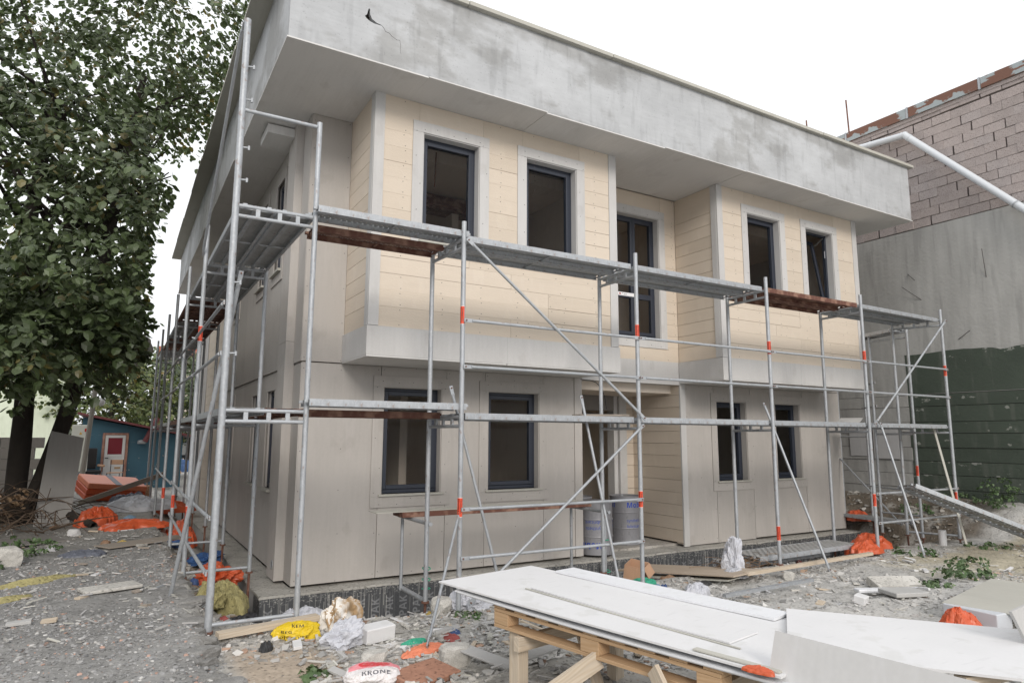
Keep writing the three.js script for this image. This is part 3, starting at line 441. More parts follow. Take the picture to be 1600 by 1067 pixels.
// ---------------------------------------------------------------- scaffolding
T.sticker = canvasTex(64, 256, (c, w, h) => { c.fillStyle = '#d8492a'; c.fillRect(0, 0, w, h); const r = RNG(91); c.fillStyle = '#2a1512'; let y = 16; while (y < h - 20) { const s = 6 + r() * 9; c.fillRect(14, y, 14, s * 0.55); if (r() < 0.7) c.fillRect(14 + r() * 8, y, 4, s); y += s + 3; } c.fillStyle = 'rgba(40,20,16,0.8)'; y = 30; while (y < h - 40) { c.fillRect(38, y, 10, 3 + r() * 5); y += 10; } for (let i = 0; i < 26; i++) { c.fillStyle = `rgba(${r() < 0.5 ? '235,225,215' : '150,60,40'},${0.3 + 0.5 * r()})`; c.fillRect(r() * w, r() * h, 1 + r() * 3, 4 + r() * 26); } c.fillStyle = '#f4e4dc'; c.fillRect(0, 0, w, 5); c.fillRect(0, h - 5, w, 5); });
M.sticker = mat({ map: T.sticker, roughness: 0.5 });
const PR = 0.027;
function tubeG(a, b, r = PR, seg = 12) { const g = bar(a, b, r, seg); const uv = g.attributes.uv, L = a.distanceTo(b); const o = rr(0, 5); for (let i = 0; i < uv.count; i++) uv.setXY(i, uv.getX(i) * 0.15 + o, uv.getY(i) * L + o); return g; }
const gm = () => M.galv[R() < 0.6 ? 0 : R() < 0.7 ? 1 : 2];
function sticker(parent, x, z, y, h = 0.2) { // wrapped label on a pole, facing the camera
  const g = new THREE.CylinderGeometry(PR + 0.0012, PR + 0.0012, h, 10, 1, true, -1.3, 2.4); const ang = Math.atan2(camera.position.x - x, camera.position.z - z); g.rotateY(ang + rr(-0.5, 0.5)); g.translate(x, y, z); mesh('sticker', g, M.sticker, parent);
}
// a frame: two poles, a double transom at the top, optionally a bar at the foot
function frame(label, [ox, oz], [ix, iz], y0, y1, o = {}) {
  const f = thing('scaffold_portal', label, 'scaffold frame', o.group || 'scaffold frames'), m = o.mat || gm();
  const so = o.stubO ?? 0.16, si = o.stubI ?? 0.0;
  mesh('pole', tubeG(V(ox, y0, oz), V(ox, y1 + so, oz), o.rO || PR), m, f); mesh('pole', tubeG(V(ix, y0, iz), V(ix, y1 + si, iz)), m, f);
  const L = Math.hypot(ix - ox, iz - oz), ux = (ix - ox) / L, uz = (iz - oz) / L;
  const p = (t, y) => V(ox + ux * t, y, oz + uz * t);
  for (const y of o.bars || [y1 - 0.03, y1 - 0.13]) mesh('transom', tubeG(p(PR, y), p(L - PR, y), 0.019), m, f);
  if (!o.bars) for (const t of [0.18, 0.38, 0.55]) mesh('spacer', beam(p(t * L / 0.74, y1 - 0.08), p(t * L / 0.74 + 0.04, y1 - 0.08), 0.024, 0.085), m, f);
  if (o.foot) mesh('transom', tubeG(p(PR, y0 + 0.05), p(L - PR, y0 + 0.05), 0.019), m, f);
  if (o.jack) for (const [x, z] of [[ox, oz], [ix, iz]]) { const g = groundAt(x, z); if (g < y0 - 0.02) { mesh('base_jack', tubeG(V(x, g - 0.03, z), V(x, y0 + 0.06, z), 0.017, 8), M.rust, f); const c = new THREE.CylinderGeometry(0.045, 0.045, 0.02, 10); c.translate(x, y0 - 0.011, z); mesh('jack_nut', c, M.rust, f); } }
  for (const [w, y] of o.st || []) sticker(f, w ? ix : ox, w ? iz : oz, y);
  for (const y of o.pins || []) mesh('pin', [bar(V(ox + 0.02, y, oz), V(ox + 0.085, y + 0.005, oz + 0.01), 0.009, 8), bar(V(ox + 0.083, y - 0.02, oz + 0.01), V(ox + 0.083, y + 0.022, oz + 0.01), 0.012, 8)], m, f);
  return f;
}
const groundAt = (x, z) => (x > -0.43 && z < 0.24 && x < 12.2) || (x > -0.43 && x < 0.02 && z < 0.24) ? -0.01 : groundH(x, z);
const FX = [1.075, 3.575, 6.12, 8.49, 10.98], FZ = 2.823, IZ = 2.06, IX = [1.03, 3.57, 6.14, 8.5, 10.7];
const nth = ['nearest the left corner', 'second from the left corner', 'third from the left corner', 'fourth from the left corner', 'at the right-hand end'];
for (let i = 0; i < 5; i++) {
  const j0 = i === 0 ? 0.12 : 0.2;
  frame(`lower galvanised frame of the street-side scaffold, ${nth[i]}`, [FX[i], FZ], [IX[i], IZ], j0, 2.2, { jack: true, stubO: 0, st: [[0, [1.22, 1.2, 0.62, 0.98, 0.92][i]]], foot: i === 4, group: 'street-side scaffold frames' });
  frame(`upper galvanised frame of the street-side scaffold, ${nth[i]}`, [FX[i], FZ], [IX[i], IZ], 2.2, 4.18, { stubO: 0.17, st: [[0, [3.28, 3.3, 3.28, 3.3, 3.2][i]]], group: 'street-side scaffold frames' });
}
const LZ = [2.65, 0.03, -2.47, -4.97, -7.47, -9.97, -12.4], LO = -1.29, LI = -0.53;
const nthL = ['at the street corner', 'second from the street corner', 'third from the street corner', 'fourth from the street corner', 'fifth from the street corner', 'sixth from the street corner', 'at the far rear end'];
LZ.forEach((z, i) => {
  frame(`lower galvanised frame of the side-wall scaffold, ${nthL[i]}`, [LO, z], [LI, z], 0.25, 2.22, { jack: true, foot: i < 3, stubO: 0, st: i < 4 ? [[0, [1.1, 1.0, 0.95, 0.9][i]]] : [], mat: M.galv[i % 3], group: 'side-wall scaffold frames', pins: i === 0 ? [2.72] : [], rO: i === 0 ? 0.033 : 0 });
  frame(`upper galvanised frame of the side-wall scaffold, ${nthL[i]}`, [LO, z], [LI, z], 2.22, 4.19, { stubO: i > 0 ? 0.5 : 0, st: i < 2 ? [[0, 3.25]] : [], mat: M.galv[i % 3], group: 'side-wall scaffold frames', pins: i === 0 ? [3.4] : [], rO: i === 0 ? 0.033 : 0 });
});
frame('topmost short frame rising above the scaffold corner beside the eaves', [LO, 2.65], [LI, 2.65], 4.19, 5.17, { stubO: 0.93, stubI: 0.02, bars: [5.14], st: [[0, 5.65]], mat: M.galv[0], group: 'side-wall scaffold frames', pins: [4.42, 4.75, 5.25, 5.6], rO: 0.033 });
// rails and braces: tubes with flattened, drilled ends
function railTube(name, label, a, b, cat = 'scaffold tube', grp = 'scaffold rails and braces', m = gm(), r = 0.0175) {
  const t = thing(name, label, cat, grp), d = V().subVectors(b, a).normalize(), e = 0.07;
  mesh('tube', tubeG(V().copy(a).addScaledVector(d, e), V().copy(b).addScaledVector(d, -e), r, 10), m, t);
  for (const [p, s] of [[a, 1], [b, -1]]) { const q = V().copy(p).addScaledVector(d, s * (e + 0.02)), c = V().copy(p).addScaledVector(d, -s * 0.025); mesh('flat_end', beam(c, q, 0.012, 0.04, Math.abs(d.y) > 0.9 ? V(1, 0, 0) : V(0, 1, 0)), m, t); mesh('bolt', bar(V(p.x, p.y, p.z - 0.02), V(p.x, p.y, p.z + 0.022), 0.008, 6), M.rust, t); }
  return t;
}
const fz = FZ + 0.045, bayN = ['first street-side bay beside the corner', 'second street-side bay', 'third street-side bay', 'last street-side bay at the right'];
for (let i = 0; i < 4; i++) {
  railTube('guard_rail', `higher horizontal guard rail above the lower deck in the ${bayN[i]}`, V(FX[i] + 0.02, 3.22, fz), V(FX[i + 1] - 0.02, 3.22, fz), 'guard rail');
  railTube('guard_rail', `lower horizontal guard rail above the lower deck in the ${bayN[i]}`, V(FX[i] + 0.02, 2.71, fz), V(FX[i + 1] - 0.02, 2.71, fz), 'guard rail');
}
for (const [i, y, w] of [[0, 1.2, 'higher'], [0, 0.7, 'lower'], [3, 1.08, 'higher'], [3, 0.62, 'lower']]) railTube('guard_rail', `${w} rail near the ground in the ${bayN[i]}`, V(FX[i] + 0.02, y, fz), V(FX[i + 1] - 0.02, y, fz), 'guard rail');
railTube('diagonal_brace', 'diagonal brace falling from the upper deck in the first street-side bay beside the corner', V(FX[0] + 0.02, 4.12, fz + 0.03), V(FX[1] + 0.02, 2.2, fz + 0.03), 'brace');
railTube('diagonal_brace', 'diagonal brace rising from the ground behind the white boards to the second frame', V(FX[0] + 0.1, 0.26, fz + 0.03), V(FX[1] - 0.01, 2.1, fz + 0.03), 'brace');
railTube('diagonal_brace', 'diagonal brace at the right-hand end, rising to the last street-side pole', V(FX[3] + 0.05, 2.2, fz + 0.03), V(FX[4] + 0.01, 4.12, fz + 0.03), 'brace');
const prop = (l, a, b, r) => railTube('raking_prop', l, a, b, 'prop', 'raking props', undefined, r);
prop('raking prop with drilled end crossing before the two ground floor windows at the left', V(1.1, 2.5, 2.5), V(1.76, 0.1, 2.6));
prop('raking prop with drilled end leaning in front of the barrels', V(2.87, 2.45, 2.56), V(3.1, 0.12, 3.0));
prop('raking prop leaning out in front of the two dark ground floor windows at the right', V(6.28, 2.46, 2.56), V(6.35, 0.2, 3.43));
prop('raking prop leaning out below the last street-side bay', V(8.75, 2.2, 2.86), V(8.63, 0.2, 3.46));
prop('thin paint-spattered prop leaning left from the first street-side pole to the rubble', V(1.14, 1.24, 2.72), V(0.31, 0.2, 3.8), 0.014);
prop('outward raking prop beside the corner pole at the paved path', V(-1.2, 3.5, 2.62), V(-1.52, 0.26, 1.35), 0.022);
{ const l = tag(mesh('wooden_lath', beam(V(10.85, 2.16, 2.6), V(10.4, 0.2, 3.2), 0.035, 0.022), M.coping), 'pale wooden lath leaning against the last street-side scaffold deck', 'lath'); }
railTube('diagonal_brace', 'long tube slanting from the top of the corner pole back to the second side frame', V(LO - 0.04, 6.06, 2.62), V(LO - 0.04, 4.3, 0.04), 'brace');
for (let i = 0; i < 4; i++) for (const [y, w] of [[3.2, 'upper-deck'], [2.72, 'mid-height'], [1.22, 'waist-height'], [0.74, 'knee-height']]) { if (i > 1 && y < 1) continue; railTube('guard_rail', `${w} rail of the side-wall scaffold in the ${['first', 'second', 'third', 'fourth'][i]} bay from the street`, V(LO - 0.045, y, LZ[i] - 0.03), V(LO - 0.045, y + (i % 2 ? 0.03 : 0), LZ[i + 1] + 0.03), 'guard rail', 'scaffold rails and braces', M.galv[i % 3]); }
// decks: steel planks with perforated top, folded side rails, ribs and hooks
function plank(label, a, b, w, m = 'g', grp = 'steel scaffold planks', roll = 0) {
  const t = thing('scaffold_plank', label, 'scaffold plank', grp), L = a.distanceTo(b), dm = m === 'g' ? M.deck : m === 'b' ? M.bigDeck : M.rustDeck, rm = m === 'r' ? M.rust : gm();
  const h = 0.065;
  const dg = box(-w / 2 + 0.006, w / 2 - 0.006, -0.004, 0, 0.0, L); mesh('deck', tri(dg, rr(0, 1), rr(0, 1)), dm, t);
  for (const s of [-1, 1]) { const x = s * (w / 2 - 0.003); mesh('side_rail', [tri(box(x - 0.003, x + 0.003, -h, 0.004, 0, L)), tri(box(x - (s > 0 ? 0.028 : -0.004), x + (s > 0 ? -0.004 : 0.028), -h, -h + 0.005, 0, L))], rm, t); }
  mesh('rib', [tri(box(-0.02, 0.02, -0.03, -0.005, 0.02, L - 0.02))], rm, t);
  for (const z of [0.01, L / 2, L - 0.035]) mesh('cross_rib', tri(box(-w / 2 + 0.007, w / 2 - 0.007, -0.045, -0.032, z, z + 0.025)), rm, t);
  for (const z of [-0.035, L - 0.001]) for (const x of [-w * 0.32, w * 0.32]) mesh('hook', tri(box(x - 0.02, x + 0.02, -0.03, -0.003, z, z + 0.036)), rm, t);
  const d = V().subVectors(b, a).normalize(); t.position.copy(a); const y = V(0, 1, 0), X = V().crossVectors(y, d).normalize(); t.setRotationFromMatrix(new THREE.Matrix4().makeBasis(X, V().crossVectors(d, X), d)); if (roll) t.rotateZ(roll); return t;
}
const zO = FZ - 0.2, zI = IZ + 0.17, g0 = 0.06;
for (let i = 0; i < 4; i++) {
  const a = FX[i] + g0, b = FX[i + 1] - g0, up = i === 2 ? 'r' : 'g', cn = i === 2 ? 'rust-brown' : 'galvanised';
  plank(`outer ${cn} plank of the upper deck in the ${bayN[i]}`, V(a, 4.2, zO), V(b, 4.2 - (i === 3 ? 0.02 : 0), zO), 0.35, up);
  plank(`inner ${cn} plank of the upper deck in the ${bayN[i]}`, V(a, 4.2, zI), V(b, 4.2, zI), 0.35, up);
  plank(`outer galvanised plank of the lower deck in the ${bayN[i]}`, V(a, 2.21, zO), V(b, 2.21, zO), 0.35);
  plank(`inner galvanised plank of the lower deck in the ${bayN[i]}`, V(a, 2.21, zI), V(b, 2.21, zI), 0.35);
}
for (const [y, w] of [[4.25, 'upper'], [2.31, 'lower']]) {
  plank(`outer galvanised plank of the ${w} deck closing the scaffold corner`, V(LI - 0.01, y, 2.63), V(1.15, y, 2.63), 0.35);
  plank(`inner rust-brown plank of the ${w} deck closing the scaffold corner`, V(LI + 0.05, y - 0.09, 2.26), V(1.0, y - 0.09, 2.26), 0.35, 'r');
}
const bl = ['first', 'second', 'third', 'fourth', 'fifth', 'sixth'];
for (let i = 0; i < 6; i++) for (const [y, w] of [[4.2, 'upper'], [2.22, 'lower']]) {
  const r = (i === 2 || i === 3 || (i === 0 && w === 'lower'));
  plank(`outer plank of the ${w} side-wall deck in the ${bl[i]} bay from the street`, V(LO + 0.2, y, LZ[i] - 0.05), V(LO + 0.2, y, LZ[i + 1] + 0.05), 0.35, i === 2 || i === 4 ? 'r' : 'g');
  plank(`inner plank of the ${w} side-wall deck in the ${bl[i]} bay from the street`, V(LI - 0.19, y, LZ[i] - 0.05), V(LI - 0.19, y, LZ[i + 1] + 0.05), 0.35, r ? 'r' : 'g');
}
// corner return at the right-hand end
frame('frame turned to face the neighbouring wall behind the last street-side frame', [11.25, 2.03], [11.25, 1.25], 0.1, 4.1, { jack: true, stubO: 0.02, bars: [4.06, 3.95, 2.16, 2.05, 0.5], st: [[0, 1.35]], mat: M.galv[1], group: 'street-side scaffold frames' });
frame('rearmost frame in the gap between house and neighbouring wall', [12.1, 0.55], [12.1, -0.1], 0.2, 4.05, { jack: true, stubO: 0, bars: [4.0, 3.9, 2.1, 2.0], mat: M.galv[2], group: 'street-side scaffold frames' });
plank('galvanised plank of the upper deck running back into the gap at the right', V(11.15, 4.12, 1.9), V(11.6, 4.12, 0.5), 0.35);
plank('galvanised plank of the lower deck running back into the gap at the right', V(11.2, 2.2, 1.85), V(11.7, 2.24, 0.4), 0.35);
for (const [y, w] of [[3.1, 'higher'], [2.62, 'lower']]) railTube('guard_rail', `${w} rail running back into the gap between house and neighbouring wall`, V(11.27, y, 1.3), V(12.08, y, 0.5), 'guard rail', 'scaffold rails and braces', M.galv[2]);
railTube('diagonal_brace', 'dim brace crossing low in the gap between house and neighbouring wall', V(12.0, 1.75, -0.3), V(11.3, 0.3, 1.6), 'brace', 'scaffold rails and braces', M.galv[2]);
railTube('guard_rail', 'low rail running back along the neighbouring wall in the gap', V(11.3, 0.95, 1.9), V(12.1, 0.95, 0.4), 'guard rail', 'scaffold rails and braces', M.galv[2]);
plank('loose plank lying low across the gap beside the house corner', V(12.1, 0.32, -0.6), V(11.9, 0.3, 1.4), 0.3);
plank('broad perforated plank lying over the trench before the right-hand ground floor wall', V(5.95, 0.27, 2.36), V(8.4, 0.27, 2.3), 0.52, 'b');
plank('second perforated plank tucked under the one over the trench', V(5.7, 0.17, 2.2), V(8.0, 0.15, 2.1), 0.4, 'b');
plank('long perforated plank sloping down from the right-hand scaffold end like a ramp', V(9.3, 1.2, 2.9), V(11.4, 0.3, 4.0), 0.46, 'b', undefined, -0.14);
{ const o = tag(mesh('wooden_plank', beam(V(11.15, 4.23, 2.0), V(11.9, 4.32, 1.75), 0.12, 0.025), M.paleWood), 'short paint-spattered wooden plank lying on the right-hand end of the upper deck', 'plank');
  const s = tag(mesh('board_offcut', tri(box(-0.3, 0.3, 0, 0.012, -0.18, 0.18)), M.cement), 'pale board offcut leaning on the lower deck at the right-hand end', 'board'); place(s, 8.75, 2.24, 2.3, 0.4, 0, 0.22);
  tag(mesh('wooden_plank', beam(V(2.9, 2.235, 2.4), V(3.75, 2.25, 2.35), 0.16, 0.025), M.oldWood), 'short weathered plank lying on the lower deck before the entrance', 'plank'); }
// low working bench: two tipped frames and rust-brown planks, tied with green wire
{
  const b = thing('work_bench', 'low working bench of tipped tube frames and rust-brown planks below the left ground floor windows', 'bench');
  for (const x of [1.06, 3.65]) {
    for (const z of [1.22, 2.0]) mesh('leg', tubeG(V(x, 0.08, z), V(x, 0.96, z), 0.021), M.galv[1], b);
    mesh('crossbar', tubeG(V(x, 0.965, 1.1), V(x, 0.965, 2.1), 0.023), M.galv[1], b);
    mesh('crossbar', tubeG(V(x + 0.02, 0.1, 1.15), V(x + 0.06, 0.06, 2.75), 0.028), M.galv[0], b);
  }
  mesh('bench_plank', tri(rbox(0.92, 3.75, 0.99, 1.05, 1.25, 1.58, 0.004)), M.rust, b);
  mesh('bench_board', tri(box(0.6, 3.7, 1.053, 1.062, 1.27, 1.55)), M.coping, b);
  for (const [x, z, y] of [[1.05, 2.03, 0.62], [1.05, 2.03, 0.5], [1.05, 2.03, 0.4], [3.65, 2.03, 0.75], [3.65, 2.03, 0.35], [3.65, 2.03, 0.28]]) { const t = new THREE.TorusGeometry(0.045, 0.006, 5, 14); t.rotateX(1.57 + rr(-0.3, 0.3)); t.translate(x, y - 0.15, z); mesh('green_wire', t, M.greenBag, b); }
}
console.log('scaffold');
// ---------------------------------------------------------------- foreground: white boards on pallets
const gy = (x, z) => groundH(x, z);
{
  const d = V(0.196, 0, 0.981).normalize(), n = V(0.981, 0, -0.196).normalize(), O = V(0.02, 0, 4.64), ry = Math.atan2(d.x, d.z);
  const at = (s, t, y) => V(O.x, y, O.z).addScaledVector(d, s).addScaledVector(n, t);
  const lb = (t0, t1, y0, y1, s0, s1, r = 0) => { const g = r ? rbox(t0, t1, y0, y1, s0, s1, r) : box(t0, t1, y0, y1, s0, s1); return tri(g, ...ofs()); };
  const put = (o) => { o.position.set(O.x, 0, O.z); o.rotation.y = ry; return o; };
  function sheet(label, t0, t1, y, s0, s1, m, th = 0.01, sag = 0, sk = 0) { // thin board that bows a little along its length
    const g = new THREE.BoxGeometry(t1 - t0, th, s1 - s0, 2, 1, 24); g.translate((t0 + t1) / 2, y - th / 2, (s0 + s1) / 2); const p = g.attributes.position;
    for (let i = 0; i < p.count; i++) { const k = (p.getZ(i) - s0) / (s1 - s0); p.setY(i, p.getY(i) - sag * Math.sin(k * Math.PI) ); p.setX(i, p.getX(i) + sk * (k - 0.5)); } g.computeVertexNormals();
    return put(tag(mesh('cement_board', tri(g, ...ofs()), m), label, 'board', 'white boards stacked on the pallet'));
  }
  sheet('lowest white board of the stack on the pallet', 0.02, 1.16, 0.858, 0.22, 2.72, M.white, 0.01, 0.012);
  sheet('second white board from the bottom of the stack on the pallet', 0.0, 1.2, 0.87, 0.2, 2.74, M.whiter, 0.01, 0.012);
  for (const [s, i] of [[0.45, 0], [1.4, 1], [2.4, 2]]) put(tag(mesh('spacer_batten', lb(0.12, 1.1, 0.8705 - 0.011, 0.888, s, s + 0.06), M.paleWood), ['hidden spacer batten at the far end inside the white board stack', 'middle spacer batten inside the white board stack', 'near spacer batten inside the white board stack'][i], 'batten', 'spacer battens'));
  sheet('broad white board with pointed left corner on top of the stack', 0.0, 0.94, 0.9, 0.0, 2.62, M.white, 0.011, 0.004);
  sheet('white board on the far side of the stack, ragged at its left end', 0.945, 1.1, 0.899, 0.42, 2.5, M.white, 0.011, 0.004);
  sheet('narrow bright white strip along the far edge of the board stack', 0.86, 1.06, 0.918, 0.35, 2.16, M.whiter, 0.016, 0.004, -0.03);
  sheet('middle white board lying on top of the stack between two thin edges', 0.3, 0.59, 0.909, 0.62, 2.22, M.white, 0.008, 0.004, -0.1);
  sheet('thin pale strip lying lengthwise on the white board stack', 0.262, 0.275, 0.906, 0.6, 2.3, M.coping, 0.005, 0.004, -0.1);
  sheet('thin pale offcut at the near edge of the white board stack', 0.02, 0.06, 0.909, 2.15, 2.6, M.coping, 0.007);
  // pallets
  function pallet(label, s0, t0) {
    const p = thing('wooden_pallet', label, 'pallet', 'wooden pallets'); put(p);
    for (let k = 0; k < 3; k++) { const a = s0; mesh('bottom_board', lb(t0 + k * 0.5, t0 + k * 0.5 + 0.1, 0.7, 0.722, a, a + 1.7, 0.003), M.wood, p); for (let j = 0; j < 3; j++) mesh('block', lb(t0 + k * 0.5, t0 + k * 0.5 + 0.1, 0.723, 0.8, a + j * 0.78, a + j * 0.78 + 0.14, 0.004), M.wood, p); mesh('stringer_board', lb(t0 + k * 0.5 - 0.001, t0 + k * 0.5 + 0.1, 0.801, 0.822, a, a + 1.7, 0.003), M.wood, p); }
    for (let j = 0; j < 9; j++) mesh('top_board', lb(t0, t0 + 1.1, 0.823, 0.844, s0 + j * 0.2, s0 + j * 0.2 + 0.11, 0.003), M.wood, p);
    return p;
  }
  pallet('wooden pallet carrying the stack of white boards in the foreground', 0.6, 0.03);
  const tr = thing('timber_trestle', 'rough timber trestle holding up the pallet of white boards', 'trestle'); put(tr);
  for (const [t, s] of [[0.06, 0.72], [1.0, 0.75], [0.06, 2.2], [1.0, 2.2]]) mesh('leg', lb(t, t + 0.09, 0.15, 0.699, s, s + 0.09, 0.004), M.paleWood, tr);
  mesh('cross_beam', lb(0.0, 1.15, 0.6, 0.69, 0.83, 0.88, 0.003), M.paleWood, tr); mesh('cross_beam', lb(0.0, 1.15, 0.6, 0.69, 2.12, 2.17, 0.003), M.paleWood, tr);
  mesh('brace', beam(V(0.12, 0.2, 1.6), V(0.5, 0.66, 0.95), 0.07, 0.03), M.paleWood, tr);
  tag(mesh('nailed_plank', tri(beam(at(1.25, -0.52, 0.38), at(1.5, 0.06, 0.7), 0.025, 0.1)), M.paleWood), 'pale plank with nail holes leaning under the pallet', 'plank');
  tag(mesh('plank_end', tri(beam(at(2.25, -0.1, 0.42), at(1.92, 0.0, 0.76), 0.025, 0.09)), M.paleWood), 'short plank end sticking up at the near side of the pallet', 'plank');
  // second, turned white board and the leaning sheets
  function quad(name, A, B, C, th, m, label) { // A corner, B along the top edge, C down: thick sheet
    const e1 = V().subVectors(B, A), e2 = V().subVectors(C, A), nn = V().crossVectors(e1, e2).normalize(); const g = new THREE.BoxGeometry(1, 1, th); g.translate(0.5, 0.5, -th / 2);
    const p = g.attributes.position; for (let i = 0; i < p.count; i++) { const a = p.getX(i), b = p.getY(i), c = p.getZ(i); p.setXYZ(i, A.x + e1.x * a + e2.x * b + nn.x * c, A.y + e1.y * a + e2.y * b + nn.y * c, A.z + e1.z * a + e2.z * b + nn.z * c); }
    g.computeVertexNormals(); return tag(mesh(name, tri(g, ...ofs()), m), label, 'board');
  }
  quad('cement_board', V(1.5, 0.914, 6.5), V(2.75, 0.914, 8.1), V(0.78, 0.914, 7.06), 0.012, M.white, 'white board lying askew to the right of the stack, behind the grey sheet');
  quad('grey_sheet', V(0.63, 1.06, 7.12), V(0.82, 1.06, 8.82), V(0.4, 0.27, 7.1), 0.012, mat({ map: T.board, color: col(0.6, 0.595, 0.585), roughness: 0.9 }), 'grey cement sheet leaning against the board stack at the lower right');
  quad('grey_sheet', V(1.81, 1.1, 7.57), V(2.7, 1.1, 7.45), V(2.42, 0.34, 7.56), 0.014, M.cement, 'grey cement sheet edge rising at the right border behind the white board');
  const p2 = thing('support_trestle', 'low trestle of battens under the askew white board', 'trestle'); for (const [x, z] of [[1.2, 7.0], [1.9, 7.0], [1.95, 7.75], [1.3, 7.6]]) mesh('leg', tri(beam(V(x, 0.2, z), V(x, 0.86, z), 0.07, 0.07, V(1, 0, 0))), M.paleWood, p2); mesh('cross_beam', tri(beam(V(1.15, 0.878, 6.98), V(1.95, 0.878, 7.02), 0.06, 0.04)), M.paleWood, p2); mesh('cross_beam', tri(beam(V(1.25, 0.878, 7.6), V(2.0, 0.878, 7.77), 0.06, 0.04)), M.paleWood, p2);
}
// ---------------------------------------------------------------- sheets, bags, rubble
function crumple(rx, rz, h, seed, n = 42) { // a creased plastic sheet lying over itself
  const g = new THREE.PlaneGeometry(2, 2, n, n); g.rotateX(-Math.PI / 2); const p = g.attributes.position, f = (x, y, o, s) => wn(x + 50, y + 50, o, seed * 13 + s);
  for (let i = 0; i < p.count; i++) {
    let x = p.getX(i), z = p.getZ(i); const q = Math.max(Math.abs(x), Math.abs(z)) || 1e-6, r0 = Math.hypot(x, z) || 1e-6; x *= q / r0; z *= q / r0; const a = Math.atan2(z, x), r = Math.hypot(x, z);
    const o = 0.68 + 0.6 * (f(Math.cos(a) * 1.3, Math.sin(a) * 1.3, 3, 1) - 0.2);
    const rid = 1 - Math.abs(2 * f(x * 2.2, z * 2.2, 2, 3) - 1), r2 = 1 - Math.abs(2 * f(x * 5, z * 5, 2, 5) - 1);
    const y = h * (Math.pow(Math.max(0, 1 - r * r), 0.55) * (0.25 + 0.75 * f(x * 1.1, z * 1.1, 2, 7) * 1.4) * 0.75 + 0.32 * rid * rid * (1 - r * r * 0.6) + 0.15 * r2 + 0.07 * (1 - Math.abs(2 * f(x * 12, z * 12, 1, 13) - 1))) * (r > 0.97 ? 0.1 : 1);
    p.setXYZ(i, x * rx * o + 0.15 * rx * (f(x * 3, z * 3, 2, 9) - 0.5), y - 0.012, z * rz * o + 0.15 * rz * (f(x * 3, z * 3, 2, 11) - 0.5));
  }
  const t = g.toNonIndexed(); t.computeVertexNormals(); return seed % 2 ? tri(t) : (g.computeVertexNormals(), tri(g));
}
function lump(rx, ry, rz, seed, amp = 0.35, det = 15) { // crushed sack: pillow shape broken by sharp creases
  const g = new THREE.IcosahedronGeometry(1, det); const p = g.attributes.position, v = V(), n3 = (x, y, z, s) => 0.5 * (wn(x + 40 + z * 0.71, y + 40 - z * 0.43, 1, seed * 7 + s) + wn(z + 40 + y * 0.57, x + 40 - y * 0.36, 1, seed * 7 + s + 3));
  for (let i = 0; i < p.count; i++) {
    v.fromBufferAttribute(p, i); const sq = Math.pow(Math.pow(Math.abs(v.x), 3) + Math.pow(Math.abs(v.y), 3) + Math.pow(Math.abs(v.z), 3), -1 / 3); let k = 0.55 + 0.45 * sq, c = 0, a = 1;
    k *= 1 + amp * 1.3 * (n3(v.x * 1.3, v.y * 1.3, v.z * 1.3, 1) - 0.5);
    for (const f of [2.3, 4.6, 9.5]) { const t = 1 - Math.abs(2 * n3(v.x * f, v.y * f, v.z * f, f * 10 | 0) - 1) * 2.2; c += a * t; a *= 0.48; }
    k *= 1 + amp * 0.34 * (c - 0.6); p.setXYZ(i, v.x * rx * k, Math.max(-0.55, v.y * k) * ry, v.z * rz * k);
  }
  g.computeVertexNormals(); return tri(g, 0.5, 0.5);
}
function stoneG(seed, det = 1) { const g = new THREE.IcosahedronGeometry(1, det), p = g.attributes.position; for (let i = 0; i < p.count; i++) { const v = V().fromBufferAttribute(p, i), k = 0.75 + 0.5 * wn(v.x * 1.6 + 30 + seed, v.y * 1.6 + 30 + v.z * 1.7, 2, seed); p.setXYZ(i, v.x * k, v.y * k, v.z * k); } g.computeVertexNormals(); return tri(g); }
const cr = (name, label, cat, x, z, rx, rz, h, ry, m, seed, dy = 0, grp) => place(tag(mesh(name, crumple(rx, rz, h, seed), m), label, cat, grp), x, gy(x, z) + dy, z, ry);
let pm = null; const planar = (g) => { if (pm) { const p = g.attributes.position, uv = g.attributes.uv, [a, b, sa, sb] = pm; for (let i = 0; i < p.count; i++) uv.setXY(i, 0.5 + 0.5 * p.getComponent(i, a) / sa, 0.5 + (b === 2 ? -0.5 : 0.5) * p.getComponent(i, b) / sb); pm = null; } return g; };
const lm = (name, label, cat, x, z, rx, ry_, rz, ry, m, seed, dy = 0, amp, grp) => place(tag(mesh(name, planar(lump(rx, ry_, rz, seed, amp)), m), label, cat, grp), x, gy(x, z) + ry_ * 0.45 + dy, z, ry);
M.orange2 = M.orange.clone(); M.orange.side = M.orange2.side = M.orangePale.side = M.blueBag.side = M.greyBag.side = M.wbag.side = M.wool.side = M.greenBag.side = THREE.DoubleSide;
cr('orange_sheet', 'bright orange plastic sheet heaped up on the path beside the brush pile', 'plastic sheet', -2.35, -5.75, 0.42, 0.36, 0.36, 0.3, M.orange, 3);
cr('orange_sheet', 'bright orange plastic sheet spread flat towards the scaffold on the path', 'plastic sheet', -1.75, -5.0, 0.7, 0.42, 0.15, 0.4, M.orange, 5);
cr('orange_sheet', 'orange plastic strewn under the far part of the side scaffold', 'plastic sheet', -1.0, -9.6, 0.75, 0.5, 0.25, 0.2, M.orange, 7);
cr('orange_sheet', 'orange plastic hanging in the side trench between the second and third frame', 'plastic sheet', -0.95, -5.2, 0.32, 0.8, 0.38, 0.1, M.orange, 9);
lm('orange_bag', 'crushed orange bag lying in the trench near the house corner', 'bag', -0.8, -0.9, 0.22, 0.18, 0.28, 0.5, M.orange, 4, 0.06, 0.9);
